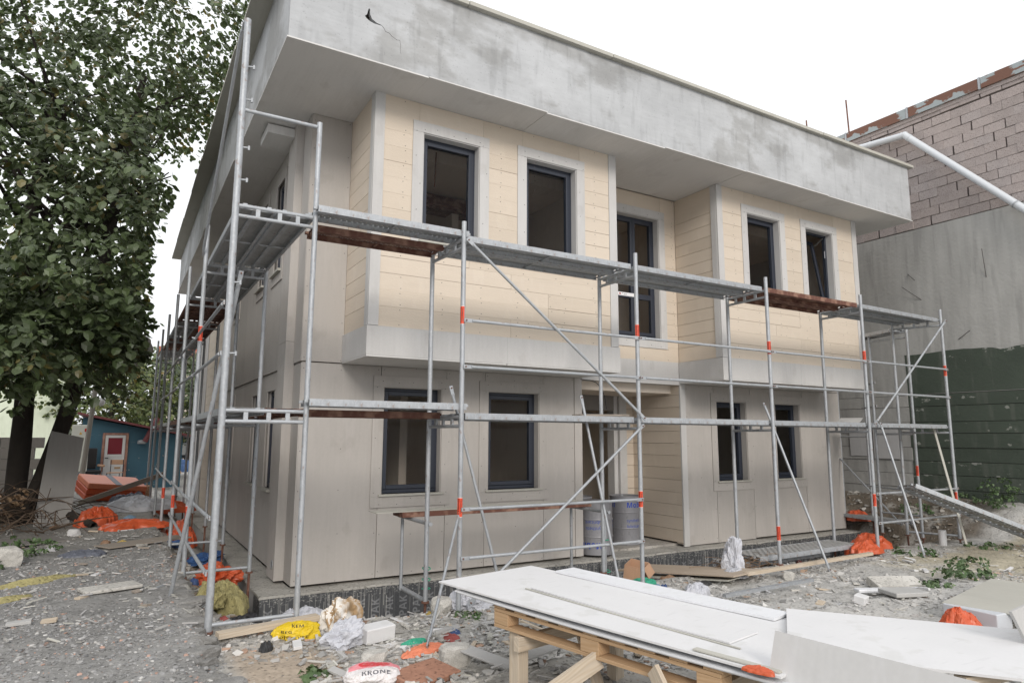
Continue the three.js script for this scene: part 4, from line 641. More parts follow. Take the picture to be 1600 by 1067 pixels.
lm('blue_bag', 'blue plastic bag in the side trench beyond the orange bag', 'bag', -0.72, -2.6, 0.22, 0.11, 0.2, 0.4, M.blueBag, 6, 0.08, 0.8);
cr('pale_sheet', 'crumpled pale grey plastic on the path before the orange wrapped pack', 'plastic sheet', -1.55, -8.3, 0.85, 0.6, 0.3, 0.2, M.wbag, 11);
cr('blue_sheet', 'crumpled blue and grey plastic next to the orange wrapped pack', 'plastic sheet', -1.75, -9.3, 0.5, 0.4, 0.35, 0.9, M.greyBag, 13);
cr('blue_sheet', 'small blue plastic scrap under the third side frame', 'plastic sheet', -1.15, -3.7, 0.35, 0.25, 0.1, 0.3, M.blueBag, 15);
cr('dark_cloth', 'dark blue grey cloth lying flat on the gravel path', 'cloth', -2.4, -2.0, 0.38, 0.26, 0.1, 0.2, M.greyBag, 17);
cr('insulation_scrap', 'yellow insulation wool in the trench at the corner frame', 'insulation', -0.83, 0.3, 0.3, 0.75, 0.25, 0.1, M.wool, 19);
lm('insulation_lump', 'olive lump of insulation wool beside the corner scaffold pole', 'insulation', -1.05, 0.75, 0.13, 0.16, 0.14, 0, M.wool, 21, 0.02, 0.8);
lm('black_bag', 'crushed black bag behind the foot of the corner scaffold frame', 'bag', -0.86, 1.5, 0.22, 0.09, 0.14, 0.3, M.blackBag, 8, 0.04, 0.7);
cr('insulation_scrap', 'flat yellow insulation strip on the gravel path at the left', 'insulation', -2.75, -0.2, 0.5, 0.13, 0.06, 0.5, M.wool, 23);
cr('insulation_scrap', 'second yellow insulation strip nearer the camera at the left border', 'insulation', -2.95, 0.7, 0.34, 0.12, 0.05, 0.7, M.wool, 25);
for (let i = 0; i < 6; i++) cr('insulation_scrap', 'yellow insulation wool shred against the printed plinth', 'insulation', 0.7 + i * 0.55 + rr(-0.1, 0.1), 0.55 + rr(0, 0.5), rr(0.16, 0.3), rr(0.1, 0.18), rr(0.08, 0.16), rr(0, 3), M.wool, 31 + i, 0.02, 'insulation shreds along the plinth');
for (let i = 0; i < 5; i++) cr('insulation_scrap', 'yellow insulation wool shred in the trench under the perforated planks', 'insulation', 5.6 + i * 0.6 + rr(-0.1, 0.1), 1.1 + rr(0, 0.6), rr(0.2, 0.35), rr(0.12, 0.2), rr(0.1, 0.2), rr(0, 3), M.wool, 41 + i, 0.04, 'insulation shreds under the perforated planks');
// yellow printed bag, stained bag, white bags
M.yellowBag = mat({ map: canvasTex(512, 512, (c, w, h) => { c.fillStyle = '#d9b91c'; c.fillRect(0, 0, w, h); c.fillStyle = '#3a3008'; c.font = 'bold 62px sans-serif'; for (const o of [0, 256]) { if (o) continue; c.font = 'bold 58px sans-serif'; c.fillText('KEM', 210, 120); c.fillText('BEG', 110, 200); c.fillText('DİKÇEVRE', 100, 290); c.fillText('İN', 260, 370); } const r = RNG(6); for (let i = 0; i < 700; i++) { c.fillStyle = `rgba(190,180,150,${0.15 + 0.35 * r()})`; c.fillRect(r() * 512, r() * 512, 3 + r() * 14, 2 + r() * 6); } }, [1, 1]), roughness: 0.45 });
pm = [0, 1, 0.23, 0.13]; lm('yellow_bag', 'yellow printed plastic bag lying before the corner scaffold frame', 'bag', -0.6, 2.95, 0.2, 0.1, 0.13, -0.2, M.yellowBag, 10, 0.0, 0.4);
lm('stained_bag', 'large white paper bag stained brown standing in the rubble before the plinth', 'bag', -0.1, 2.72, 0.19, 0.2, 0.13, 0.6, M.stain, 12, 0.02, 0.5);
lm('white_bag', 'crumpled white bag in front of the brown stained one', 'bag', -0.3, 3.34, 0.16, 0.12, 0.11, 0.2, M.wbag, 14, 0.0, 0.9);
cr('white_bag', 'white and blue bag flattened behind the corner frame foot', 'bag', -0.36, 2.15, 0.32, 0.25, 0.18, 0.3, M.wbag, 27, 0.1);
lm('white_bag', 'tall white crumpled bag standing beside the scaffold pole in the trench', 'bag', 5.3, 2.7, 0.15, 0.24, 0.13, 0.3, M.wbag, 16, 0.06, 0.7);
cr('white_bag', 'flat white plastic spread below the tall crumpled bag', 'bag', 5.05, 2.95, 0.32, 0.2, 0.08, 0.6, M.wbag, 29, 0.05);
cr('clear_bag', 'wrinkled transparent white bag beside the tan board', 'bag', 3.98, 3.3, 0.26, 0.17, 0.16, 0.4, M.wbag, 33);
lm('white_bag', 'pale sack lying behind the first scaffold pole near the pallet', 'bag', 1.35, 2.6, 0.3, 0.15, 0.2, 0.7, M.wbag, 18, 0.05, 0.5);
pm = [0, 2, 0.24, 0.2]; lm('pink_bag', 'torn bag with red print and dark lettering at the lower edge', 'bag', -0.33, 4.28, 0.2, 0.08, 0.17, -0.3, mat({ map: canvasTex(256, 256, (c) => { c.fillStyle = '#e2dede'; c.fillRect(0, 0, 256, 256); c.fillStyle = '#e98f98'; c.fillRect(30, 20, 200, 130); c.fillStyle = '#d2444a'; c.beginPath(); c.ellipse(130, 110, 62, 30, 0, 0, 7); c.fill(); c.fillStyle = '#55555c'; c.font = 'bold 34px sans-serif'; c.fillText('KRONE', 78, 208); const r = RNG(5); for (let i = 0; i < 900; i++) { c.fillStyle = `rgba(190,184,176,${0.2 + 0.45 * r()})`; c.fillRect(r() * 256, r() * 256, 2 + r() * 8, 1 + r() * 4); } }), roughness: 0.45 }), 20, 0.02, 0.25);
cr('orange_sheet', 'small flat orange plastic piece in the rubble at the prop foot', 'plastic sheet', 0.3, 3.75, 0.27, 0.12, 0.05, 0.3, M.orangePale, 35, 0.03);
cr('green_sheet', 'torn green and white plastic beside the flat orange piece', 'plastic sheet', 0.3, 3.5, 0.16, 0.07, 0.05, 0.2, M.greenBag, 37, 0.0);
cr('green_sheet', 'green and white torn bag beside the cardboard box', 'plastic sheet', 3.75, 2.65, 0.22, 0.14, 0.08, 0.2, M.greenBag, 39, 0.04);
cr('orange_sheet', 'orange plastic heap around the foot of the fourth street-side pole', 'plastic sheet', 8.4, 2.68, 0.45, 0.26, 0.17, 0.1, M.orange, 41, 0.06);
cr('orange_sheet', 'large orange plastic heap behind the fourth street-side pole', 'plastic sheet', 9.4, 2.15, 0.46, 0.34, 0.25, 0.5, M.orange, 43, 0.15);
cr('orange_sheet', 'orange plastic hanging over the end of the plinth at the right', 'plastic sheet', 11.1, 0.85, 0.34, 0.34, 0.32, 0.4, M.orange, 45, 0.1);
cr('orange_sheet', 'orange plastic on the dark bank in the gap at the right', 'plastic sheet', 12.2, 0.1, 0.3, 0.3, 0.18, 0.9, M.orange, 47, 0.1);
cr('orange_sheet', 'orange plastic tip rising behind the askew white board', 'plastic sheet', 4.72, 5.85, 0.27, 0.2, 0.19, 0.2, M.orange, 49);
cr('orange_scrap', 'small orange plastic scrap on the near edge of the white board stack', 'plastic sheet', 0.5, 7.12, 0.08, 0.035, 0.025, -1.2, M.orange, 51, 0.908 - gy(0.5, 7.12));
cr('reddish_sheet', 'dull red plastic sheet in the trench beside the tan board', 'plastic sheet', 5.3, 2.0, 0.3, 0.2, 0.14, 0.7, mat({ color: col(0.4, 0.12, 0.08), roughness: 0.5, side: THREE.DoubleSide }), 53, 0.1);
// boards, blocks, slabs placed by hand
const slab = (name, label, cat, x, z, w, h, d, ry, m, dy = 0, rx = 0, rz = 0, grp) => place(tag(mesh(name, tri(rbox(-w / 2, w / 2, 0, h, -d / 2, d / 2, Math.min(0.012, h * 0.3)), ...ofs()), m), label, cat, grp), x, gy(x, z) + dy, z, ry, rx, rz);
tag(mesh('wooden_batten', tri(beam(V(-1.24, 0.26, 2.86), V(-0.35, 0.27, 2.72), 0.1, 0.05)), M.paleWood), 'pale wooden batten under the foot of the corner scaffold frame', 'batten');
tag(mesh('wooden_batten', tri(beam(V(4.95, 0.24, 3.22), V(7.85, 0.24, 3.1), 0.07, 0.04)), M.paleWood), 'long pale batten along the trench rim under the right-hand bays', 'batten');
tag(mesh('steel_profile', tri(beam(V(3.75, 0.25, 3.95), V(5.3, 0.26, 3.92), 0.05, 0.035)), M.galv[1]), 'long grey steel profile lying on the ground behind the white boards', 'profile');
tag(mesh('tan_board', tri(beam(V(4.72, 0.03, 1.3), V(5.0, 0.25, 3.25), 0.75, 0.016)), mat({ map: T.wood, color: col(0.5, 0.42, 0.34), roughness: 0.9 })), 'broad tan board bridging the trench before the entrance', 'board');
tag(mesh('tan_board', tri(beam(V(4.4, 0.0, 1.6), V(4.75, 0.19, 3.2), 0.3, 0.012)), M.coping), 'narrower pale board under the tan board before the entrance', 'board');
{ const g = new THREE.ExtrudeGeometry(new THREE.Shape([[-3.19, 2.04], [-2.66, 1.91], [-2.77, 0.28], [-3.32, 0.3]].map((p) => new THREE.Vector2(...p))), { depth: 0.014, bevelEnabled: false }); tag(mesh('grey_board', tri(g), mat({ map: T.board, color: col(0.36, 0.35, 0.335), roughness: 0.9 })), 'tall grey board leaning beside the tree trunk', 'board').position.z = -5.9; }
slab('grey_board', 'square grey board lying flat beside the weeds at the left', 'board', -3.2, -3.75, 0.85, 0.025, 0.9, 0.4, M.cementDk, 0.03);
slab('brown_board', 'long brown board lying flat beside the side scaffold', 'board', -1.62, -2.75, 1.3, 0.02, 0.42, 0.5, M.oldWood, 0.02);
slab('paving_slab', 'pale broken slab lying flat on the gravel path', 'slab', -2.05, 0.75, 0.55, 0.035, 0.3, 0.3, M.rock, 0.0);
slab('terracotta_slab', 'dusty reddish brown slab lying at the lower edge', 'slab', 0.02, 4.42, 0.46, 0.05, 0.32, 0.35, mat({ map: T.dirt, color: col(0.42, 0.22, 0.15), roughness: 0.9 }), 0.04, 0.1);
slab('grey_offcut', 'long grey board offcut lying beside the pallet leg', 'board', 0.6, 4.42, 0.16, 0.016, 0.75, 0.45, M.cement, 0.08, 0.12);
slab('grey_offcut', 'second grey offcut crossing behind the pallet leg', 'board', 0.95, 4.6, 0.55, 0.016, 0.14, 0.3, M.cement, 0.05);
slab('foam_block', 'thick pale grey insulation block lying on the ground at the right', 'insulation block', 5.16, 5.8, 0.24, 0.15, 0.5, -0.08, M.foam, 0.0);
slab('beige_sheet', 'large beige board lying on the grey insulation block at the right', 'board', 6.0, 5.72, 1.75, 0.014, 0.72, 0.19, M.coping, 0.14, 0, 0.0);
slab('steel_profile', 'short shiny steel profile beside the grey insulation block', 'profile', 4.95, 6.2, 0.07, 0.04, 0.5, 1.2, M.galv[0], 0.02);
slab('foil_board', 'foil wrapped narrow board on the rubble at the right', 'board', 6.02, 4.5, 0.95, 0.04, 0.12, -0.45, M.whiter, 0.02);
slab('white_block', 'pale rough slab behind the foil wrapped board', 'slab', 6.35, 4.32, 0.62, 0.1, 0.25, -0.45, M.rock, 0.0, 0.3);
slab('pale_tile', 'pale square tile lying on the rubble at the right', 'tile', 5.72, 4.78, 0.42, 0.05, 0.3, -0.35, M.cement, 0.01);
slab('white_block', 'white aerated block in the rubble beside the stained bag', 'block', 0.02, 3.32, 0.3, 0.13, 0.16, 0.25, M.white, 0.02, 0.1);
slab('white_chunk', 'small white chunk near the foil wrapped board', 'block', 4.95, 4.75, 0.16, 0.09, 0.12, 0.3, M.white, 0.0, 0.2);
const mat0 = mat({ map: T.dirt, color: col(0.33, 0.325, 0.315), bumpMap: T.dirtB, bumpScale: 0.01, roughness: 0.97 });
function chunkG(seed) { const g = new THREE.BoxGeometry(1.5, 1.5, 1.5, 5, 5, 5), p = g.attributes.position; for (let i = 0; i < p.count; i++) { const v = V().fromBufferAttribute(p, i), n = (o, f) => wn(v.x * f + 30 + v.z * 0.7 * f, v.y * f + 30 - v.z * 0.6 * f, 2, seed * 5 + o) - 0.5; const L = v.length(), k = Math.min(1, (0.95 + 0.5 * n(9, 0.7)) / L) * (1 + 0.1 * n(4, 3)); p.setXYZ(i, v.x * k + 0.5 * n(1, 0.6), v.y * k + 0.5 * n(2, 0.6), v.z * k + 0.5 * n(3, 0.6)); } const t = g.toNonIndexed(); t.computeVertexNormals(); return tri(t); }
const chunk = (label, x, z, s, seed, m = M.rock, dy = 0) => { const o = tag(mesh('concrete_chunk', chunkG(seed), m), label, 'rubble'); o.scale.set(s * 1.15, s * 0.85, s); return place(o, x, gy(x, z) + s * 0.5 + dy, z, seed); };
for (let i = 0; i < 15; i++) { const z = 4.3 - i * 0.3 + rr(-0.1, 0.1), x = -1.4 + rr(-0.05, 0.07), o = tag(mesh('crust_chunk', chunkG(60 + i), mat0), ['larger', 'middling', 'smaller'][i % 3] + ' broken crust piece at the paved path edge, ' + ['nearest the camera', 'beside the brown dirt', 'before the corner frame', 'beside the corner frame', 'beyond the corner frame'][Math.floor(i / 3)], 'rubble', 'broken crust along the path edge'); const s = [0.15, 0.11, 0.075][i % 3]; o.scale.set(s, s * 0.42, s * rr(0.9, 1.5)); place(o, x, gy(x - 0.12, z) - s * 0.22, z, rr(0, 3), rr(-0.1, 0.1), rr(-0.25, 0)); }
chunk('big angular pale concrete chunk in the rubble beside the white boards', 0.42, 4.12, 0.14, 3); chunk('rough concrete block beside the weeds at the left border', -3.2, -1.5, 0.19, 5); chunk('pale chunk in the rubble between bucket and first pole', 1.0, 2.6, 0.13, 7); chunk('flat chunk beside the gravel in the centre foreground', -0.2, 3.9, 0.12, 9); chunk('small chunk by the black bag', -0.55, 2.0, 0.09, 11); chunk('pale chunk near the tall white bag', 5.6, 3.35, 0.08, 13); chunk('small white chunk in the brush at the left', -2.6, -4.2, 0.1, 15, M.white);
{ // cardboard box, bottle, mouldy bucket, white pipe stub
  const b = thing('cardboard_box', 'open brown cardboard box lying beside the second street-side pole', 'box'); place(b, 4.12, gy(4.12, 2.05) + 0.16, 2.05, 0.6, 0.15, 0.1);
  for (const [a, c, d, e, f, g] of [[-0.16, 0.16, 0, 0.006, -0.13, 0.13], [-0.16, -0.154, 0.006, 0.24, -0.13, 0.13], [0.154, 0.16, 0.006, 0.24, -0.13, 0.13], [-0.154, 0.154, 0.006, 0.24, -0.13, -0.124], [-0.154, 0.154, 0.006, 0.24, 0.124, 0.13]]) mesh('side', tri(box(a, c, d, e, f, g)), M.card, b);
  const f1 = mesh('flap', tri(box(0, 0.16, -0.003, 0.003, -0.12, 0.12)), M.card, b); f1.position.set(0.16, 0.24, 0); f1.rotation.z = -0.7; const f2 = mesh('flap', tri(box(-0.15, 0.15, -0.003, 0.003, 0, 0.14)), M.card, b); f2.position.set(0, 0.24, 0.13); f2.rotation.x = 0.9;
  const bo = thing('plastic_bottle', 'clear crushed plastic jug against the plinth', 'jug'); mesh('body', lump(0.09, 0.15, 0.09, 44, 0.25), mat({ color: col(0.55, 0.56, 0.56), roughness: 0.25 }), bo); mesh('cap', new THREE.CylinderGeometry(0.02, 0.02, 0.03, 10).translate(0, 0.15, 0), M.white, bo); place(bo, 1.35, gy(1.35, 1.5) + 0.12, 1.5, 0, 0.3, 0.2);
  const ps = tag(mesh('pipe_stub', new THREE.LatheGeometry([[0.05, 0.28], [0.062, 0.28], [0.062, 0], [0.05, 0]].map((p) => new THREE.Vector2(...p)), 16), M.white), 'white plastic pipe stub standing by the last scaffold pole', 'pipe'); place(ps, 10.55, gy(10.55, 2.75) - 0.02, 2.75);
  const tp = tag(mesh('pipe_offcut', bar(V(-1.66, 0.31, 0.9), V(-1.42, 0.31, 0.55), 0.016, 8), M.galv[0]), 'short steel tube lying at the foot of the outward prop', 'tube');
}
{ // oil drums in the porch
  T.drum = canvasTex(1024, 512, (c, w, h) => { c.fillStyle = '#8e8e92'; c.fillRect(0, 0, w, h); const r = RNG(17); for (let i = 0; i < 500; i++) { c.fillStyle = `rgba(${r() < 0.5 ? '70,68,72' : '190,188,186'},${0.04 + 0.1 * r()})`; c.fillRect(r() * w, r() * h, 2 + r() * 16, 3 + r() * 40); } c.fillStyle = '#2a48b0'; for (const o of [0, 340, 680]) { c.font = 'bold 78px sans-serif'; c.fillText('Mobil', 40 + o, 120); c.font = '44px sans-serif'; c.fillText('synthetic', 40 + o, 270); c.fillText('lubricant', 40 + o, 330); } });
  const dm = mat({ map: T.drum, roughness: 0.5, metalness: 0.2 }), prof = [[0.0, 0.85], [0.27, 0.85], [0.272, 0.875], [0.29, 0.88], [0.293, 0.865], [0.287, 0.85], [0.285, 0.6], [0.296, 0.59], [0.296, 0.575], [0.285, 0.565], [0.285, 0.315], [0.296, 0.305], [0.296, 0.29], [0.285, 0.28], [0.285, 0.02], [0.293, 0.01], [0.288, 0], [0, 0]].map((p) => new THREE.Vector2(...p)).reverse();
  const drum = (label, x, z, y, ry, flip) => { const d = thing('oil_drum', label, 'drum', 'oil drums in the porch'); const g = new THREE.LatheGeometry(prof, 40); const uv = g.attributes.uv, p = g.attributes.position; for (let i = 0; i < uv.count; i++) uv.setY(i, p.getY(i) / 0.88); mesh('shell', g, dm, d); mesh('bung', new THREE.CylinderGeometry(0.03, 0.03, 0.02, 12).translate(0.17, flip ? -0.005 : 0.862, 0), M.galv[1], d); place(d, x, y + (flip ? 0.88 : 0), z, ry, 0, flip ? Math.PI : 0); };
  drum('front oil drum in the porch with lettering upside down', 5.12, -0.12, 0.0, 2.1, true); drum('rear oil drum with upright blue lettering in the porch', 6.28, -0.72, 0.0, 1.25, false); drum('dark oil drum hidden behind the front one in the porch', 5.35, -1.0, 0.0, 0.4, false);
}
// scraps and rubble that litter the ground
let mi = 0; const sn = (m) => m === M.cement ? 'grey cement' : m === M.rock ? 'pale stony' : m === M.coping ? 'beige' : m === M.white ? 'white' : m === M.paleWood ? 'pale wooden' : 'weathered wooden';
function scraps(n, x0, x1, z0, z1, label, grp, mats, smax, keep) {
  for (let i = 0; i < n; i++) { const x = rr(x0, x1), z = rr(z0, z1); if (keep && !keep(x, z)) continue; const w = rr(0.05, smax) * (R() < 0.3 ? 2 : 1), d = rr(0.025, 0.09), h = rr(0.008, 0.03); const g = rbox(-w / 2, w / 2, 0, h, -d / 2, d / 2, 0.003); const p = g.attributes.position, sk = rr(-0.4, 0.4); for (let q = 0; q < p.count; q++) p.setX(q, p.getX(q) + p.getZ(q) * sk); place(tag(mesh('board_scrap', tri(g, ...ofs()), mats[mi = Math.floor(R() * mats.length)]), `${w > 0.24 ? 'long' : w > 0.14 ? 'short' : 'tiny'} ${sn(mats[mi])} ${label}`, 'scrap', grp), x, gy(x, z) + rr(-0.012, 0.015), z, rr(0, 3.14), rr(-0.18, 0.18), rr(-0.15, 0.15)); }
}
scraps(120, -0.7, 2.4, 1.6, 5.0, 'scrap in the rubble between pallet and plinth', 'board scraps before the plinth', [M.cement, M.rock, M.coping, M.white, M.paleWood], 0.26);
scraps(60, 3.2, 8.6, 3.3, 6.2, 'scrap on the open ground right of the white boards', 'board scraps on the open ground', [M.cement, M.rock, M.white, M.paleWood], 0.18);
scraps(45, 4.6, 10.5, 0.6, 2.4, 'scrap in the trench before the right-hand wall', 'scraps in the trench', [M.cement, M.rock, M.white, M.oldWood], 0.3);
scraps(45, -4.0, -1.4, -6, 2.5, 'scrap lying on the gravel path', 'scraps on the gravel path', [M.cement, M.rock, M.white, M.oldWood, M.paleWood], 0.2);
scraps(24, -1.2, -0.5, -4, 1.8, 'scrap lying in the side trench', 'scraps in the side trench', [M.cement, M.rock, M.oldWood], 0.26);
scraps(16, -0.4, -0.02, -6, -0.1, 'scrap lying on the side ledge of the plinth', 'scraps on the side ledge', [M.rock, M.coping], 0.2);
function shardG(seed) { const r = RNG(seed), g = new THREE.BoxGeometry(1.6, 1.2, 1.6), p = g.attributes.position, m = {}; for (let i = 0; i < p.count; i++) { const k = [p.getX(i), p.getY(i), p.getZ(i)].join(); const d = m[k] ||= [r(), r(), r()].map((x) => (x - 0.5) * 1.1); p.setXYZ(i, p.getX(i) + d[0], p.getY(i) + d[1] * 0.6, p.getZ(i) + d[2]); } const t = g.toNonIndexed(); t.computeVertexNormals(); return tri(t); }
function stones(name, n, x0, x1, z0, z1, smin, smax, pal, dens, seed, shape) {
  const r = RNG(seed), g = shape === 's' ? shardG(seed) : stoneG(seed, 0), o = new THREE.InstancedMesh(g, mat({ map: T.paper, roughness: 0.95 }), n), m = new THREE.Matrix4(), q = new THREE.Quaternion(), e = new THREE.Euler(), c = new THREE.Color(); let k = 0;
  while (k < n) { const x = x0 + (x1 - x0) * r(), z = z0 + (z1 - z0) * r(); if (dens && r() > dens(x, z)) continue; const s = smin + (smax - smin) * Math.pow(r(), 5); e.set((r() - 0.5) * 0.9, r() * 6, (r() - 0.5) * 0.9); q.setFromEuler(e); m.compose(V(x, gy(x, z) + s * 0.06, z), q, V(s * (0.8 + 1.1 * r() * r()), s * (0.3 + 0.4 * r()), s)); o.setMatrixAt(k, m); let w = r(), p = pal.find((a) => (w -= a[0]) < 0) || pal[0]; const v = 0.75 + 0.5 * r(); c.setRGB(p[1] * v, p[2] * v, p[3] * v); o.setColorAt(k, c); k++; }
  o.name = numbered(name); o.castShadow = o.receiveShadow = true; scene.add(o); return stuff(o);
}
const clump = (s, lo, hi) => (x, z) => 0.12 + sm(lo, hi, wn(x * s, z * s, 3, 301));
tag(stones('path_gravel', 24000, -4.3, -1.25, -5, 4.7, 0.0035, 0.022, [[0.56, 0.27, 0.268, 0.266], [0.24, 0.35, 0.345, 0.335], [0.07, 0.42, 0.28, 0.225], [0.08, 0.48, 0.47, 0.45], [0.05, 0.17, 0.17, 0.172]], (x, z) => (0.25 + 0.75 * sm(-5, 3, z)) * (clump(0.9, 0.42, 0.62)(x, z) - 0.06), 401), 'loose grey and terracotta gravel on the path at the left', 'gravel');
tag(stones('rubble_gravel', 20000, -1.3, 3.2, 1.2, 5.4, 0.003, 0.036, [[0.45, 0.4, 0.39, 0.37], [0.25, 0.28, 0.275, 0.265], [0.2, 0.52, 0.5, 0.47], [0.1, 0.4, 0.27, 0.2]], (x, z) => clump(1.6, 0.38, 0.62)(x, z) * (1 - 0.85 * sm(3.0, 3.6, z) * (1 - sm(-0.75, -0.35, x))), 403, 's'), 'pale stony rubble between the plinth and the white boards', 'rubble');
tag(stones('yard_gravel', 15000, 2.6, 11.5, 2.6, 7, 0.004, 0.04, [[0.5, 0.44, 0.43, 0.41], [0.25, 0.3, 0.295, 0.285], [0.2, 0.55, 0.54, 0.52], [0.05, 0.42, 0.3, 0.22]], (x, z) => clump(1.4, 0.4, 0.65)(x, z) * (1 - 0.8 * sandAt(x, z)) * (x > 9.4 && z < 3 ? 0.1 : 1), 405, 's'), 'pale stones scattered over the open yard at the right', 'gravel');
tag(stones('trench_rubble', 7000, -1.25, 13.3, -2.5, 2.4, 0.006, 0.06, [[0.5, 0.3, 0.285, 0.26], [0.3, 0.4, 0.39, 0.36], [0.2, 0.2, 0.16, 0.12]], (x, z) => (z > 0.25 || x < -0.45 || x > 12.2 ? 1 : 0), 407, 's'), 'earthy rubble in the trench along the house', 'rubble');
{ // thin splinters of board and lath, too many to count
  const n = 1900, r = RNG(431), o = new THREE.InstancedMesh(tri(new THREE.BoxGeometry(1, 1, 1)), mat({ map: T.paper, roughness: 0.95 }), n), m = new THREE.Matrix4(), q = new THREE.Quaternion(), c = new THREE.Color();
  for (let k = 0; k < n; k++) { const t = r(), x = t < 0.6 ? -0.7 + r() * 3.6 : t < 0.85 ? 3 + r() * 6 : -4 + r() * 2.6, z = t < 0.6 ? 1.5 + r() * 3.6 : t < 0.85 ? 2.6 + r() * 3.4 : -5 + r() * 8; q.setFromEuler(new THREE.Euler((r() - 0.5) * 0.4, r() * 6.3, (r() - 0.5) * 0.5)); m.compose(V(x, gy(x, z) + 0.012 + 0.02 * r(), z), q, V(0.03 + 0.16 * r() * r(), 0.004 + 0.008 * r(), 0.006 + 0.022 * r())); o.setMatrixAt(k, m); const v = 0.35 + 0.25 * r(); c.setRGB(v, v * 0.98, v * (0.88 + 0.1 * r())); o.setColorAt(k, c); }
  o.name = 'rubble_splinters'; o.castShadow = o.receiveShadow = true; scene.add(o); tag(stuff(o), 'thin pale splinters of board strewn over the rubble', 'splinters');
}
{ // small coloured litter mixed into the rubble
  const r = RNG(977), cols = [['white', 0.5, 0.5, 0.52], ['dull red', 0.34, 0.08, 0.07], ['pale blue', 0.2, 0.32, 0.45], ['dark blue', 0.05, 0.09, 0.22], ['mustard', 0.42, 0.3, 0.08], ['black', 0.03, 0.03, 0.032], ['brown', 0.26, 0.16, 0.1]], ms = cols.map((c) => mat({ map: T.paper, color: col(c[1], c[2], c[3]), roughness: 0.6, side: THREE.DoubleSide }));
  const spots = [[-0.9, -0.2, 2.2, 3.2, 'beside the corner scaffold frame'], [0.4, 2.2, 1.0, 3.6, 'between plinth and pallet'], [3.4, 5.2, 2.2, 3.4, 'beside the tan board'], [5.4, 8, 0.8, 2.4, 'under the perforated planks'], [-1.2, -0.5, -3.5, 1.4, 'in the side trench'], [-3.6, -1.6, -7.5, -2.5, 'beside the brush pile']];
  spots.forEach(([x0, x1, z0, z1, w], i) => { for (let k = 0; k < 9; k++) { const x = x0 + (x1 - x0) * r(), z = z0 + (z1 - z0) * r(), q = Math.floor(r() * 7), s = 0.05 + 0.09 * r(); place(tag(mesh('litter_scrap', crumple(s, s * (0.5 + 0.5 * r()), s * (0.3 + 0.5 * r()), 200 + i * 9 + k, 12), ms[q]), `small ${cols[q][0]} litter scrap ${w}`, 'litter', 'small litter ' + w), x, gy(x, z) + 0.005, z, r() * 6); } });
}
console.log('debris');
// ---------------------------------------------------------------- plants
const leafM = (c, tr = 0.3) => new THREE.MeshPhysicalMaterial({ color: 0xffffff, vertexColors: true, roughness: 0.5, transmission: tr, thickness: 0, side: THREE.DoubleSide });
function leaves(blobs, pal, seed, keep) { // blobs: centre, radii, number of sprays, leaves per spray, leaf length
  const r = RNG(seed), P = [], C = [], N = [];
  const q = new THREE.Quaternion(), e = new THREE.Euler(), sh = [[0, 0, 0], [-0.42, 0.02, 0.28], [-0.36, -0.02, 0.66], [0, 0.06, 1.05], [0.36, -0.02, 0.66], [0.42, 0.02, 0.28]], mid = [0, 0.09, 0.5], pts = [];
  for (const [cx, cy, cz, rx, ry, rz, ns, nl, len, spread] of blobs) for (let s = 0; s < ns; s++) {
    let a = r() * 6.283, b = Math.acos(2 * r() - 1), k = 0.4 + 0.7 * Math.pow(r(), 0.6); const sx = cx + rx * k * Math.sin(b) * Math.cos(a), sy = cy + ry * k * Math.cos(b), sz = cz + rz * k * Math.sin(b) * Math.sin(a); const dir = Math.atan2(sz - cz, sx - cx) + (r() - 0.5) * 1.6, tone = r(), droop = 0.25 + 0.5 * r();
    for (let l = 0; l < nl; l++) {
      const t = l / nl, w0 = spread * 0.55 * (1.1 - 0.6 * t), x = sx + Math.cos(dir) * t * spread + (r() - 0.5) * w0, z = sz + Math.sin(dir) * t * spread + (r() - 0.5) * w0, y = sy - t * t * spread * droop + (r() - 0.5) * spread * 0.2; if (keep && !keep(x, y, z)) continue;
      e.set(0.75 + (r() - 0.4) * 1.1, Math.PI / 2 - dir + (r() - 0.5) * 3.4, (r() - 0.5) * 0.8, 'YXZ'); q.setFromEuler(e); const L = len * (0.45 + 0.8 * r());
      pts.length = 0; for (const v of [...sh, mid]) pts.push(V(v[0] * L, v[1] * L, v[2] * L).applyQuaternion(q).add(V(x, y, z)));
      let w = r() * 0.45 + tone * 0.55, pc = pal.find((c) => (w -= c[0]) < 0) || pal[0]; const g = 0.7 + 0.6 * r();
      for (const f of [[0, 6, 1], [1, 6, 2], [2, 6, 3], [3, 6, 4], [4, 6, 5], [5, 6, 0]]) { const A = pts[f[0]], B = pts[f[1]], D = pts[f[2]]; for (const p of [A, B, D]) { P.push(p.x, p.y, p.z); C.push(pc[1] * g, pc[2] * g, pc[3] * g); } }
    }
  }
  const gq = new THREE.BufferGeometry(); gq.setAttribute('position', new THREE.Float32BufferAttribute(P, 3)); gq.setAttribute('color', new THREE.Float32BufferAttribute(C, 3)); gq.computeVertexNormals(); return gq;
}
function limb(pts, r0, r1, seg = 10, n = 18) { const c = new THREE.CatmullRomCurve3(pts.map((p) => V(...p))), g = new THREE.TubeGeometry(c, n, 1, seg); const p = g.attributes.position, cp = V(); for (let i = 0; i <= n; i++) { c.getPointAt(i / n, cp); const r = lerp(r0, r1, i / n); for (let j = 0; j <= seg; j++) { const k = i * (seg + 1) + j, w = 1 + 0.22 * (wn(j * 0.9 + 20, i * 0.5 + 20, 2, 31) - 0.5); p.setXYZ(k, cp.x + (p.getX(k) - cp.x) * r * w, cp.y + (p.getY(k) - cp.y) * r * w, cp.z + (p.getZ(k) - cp.z) * r * w); } } g.computeVertexNormals(); return g; }
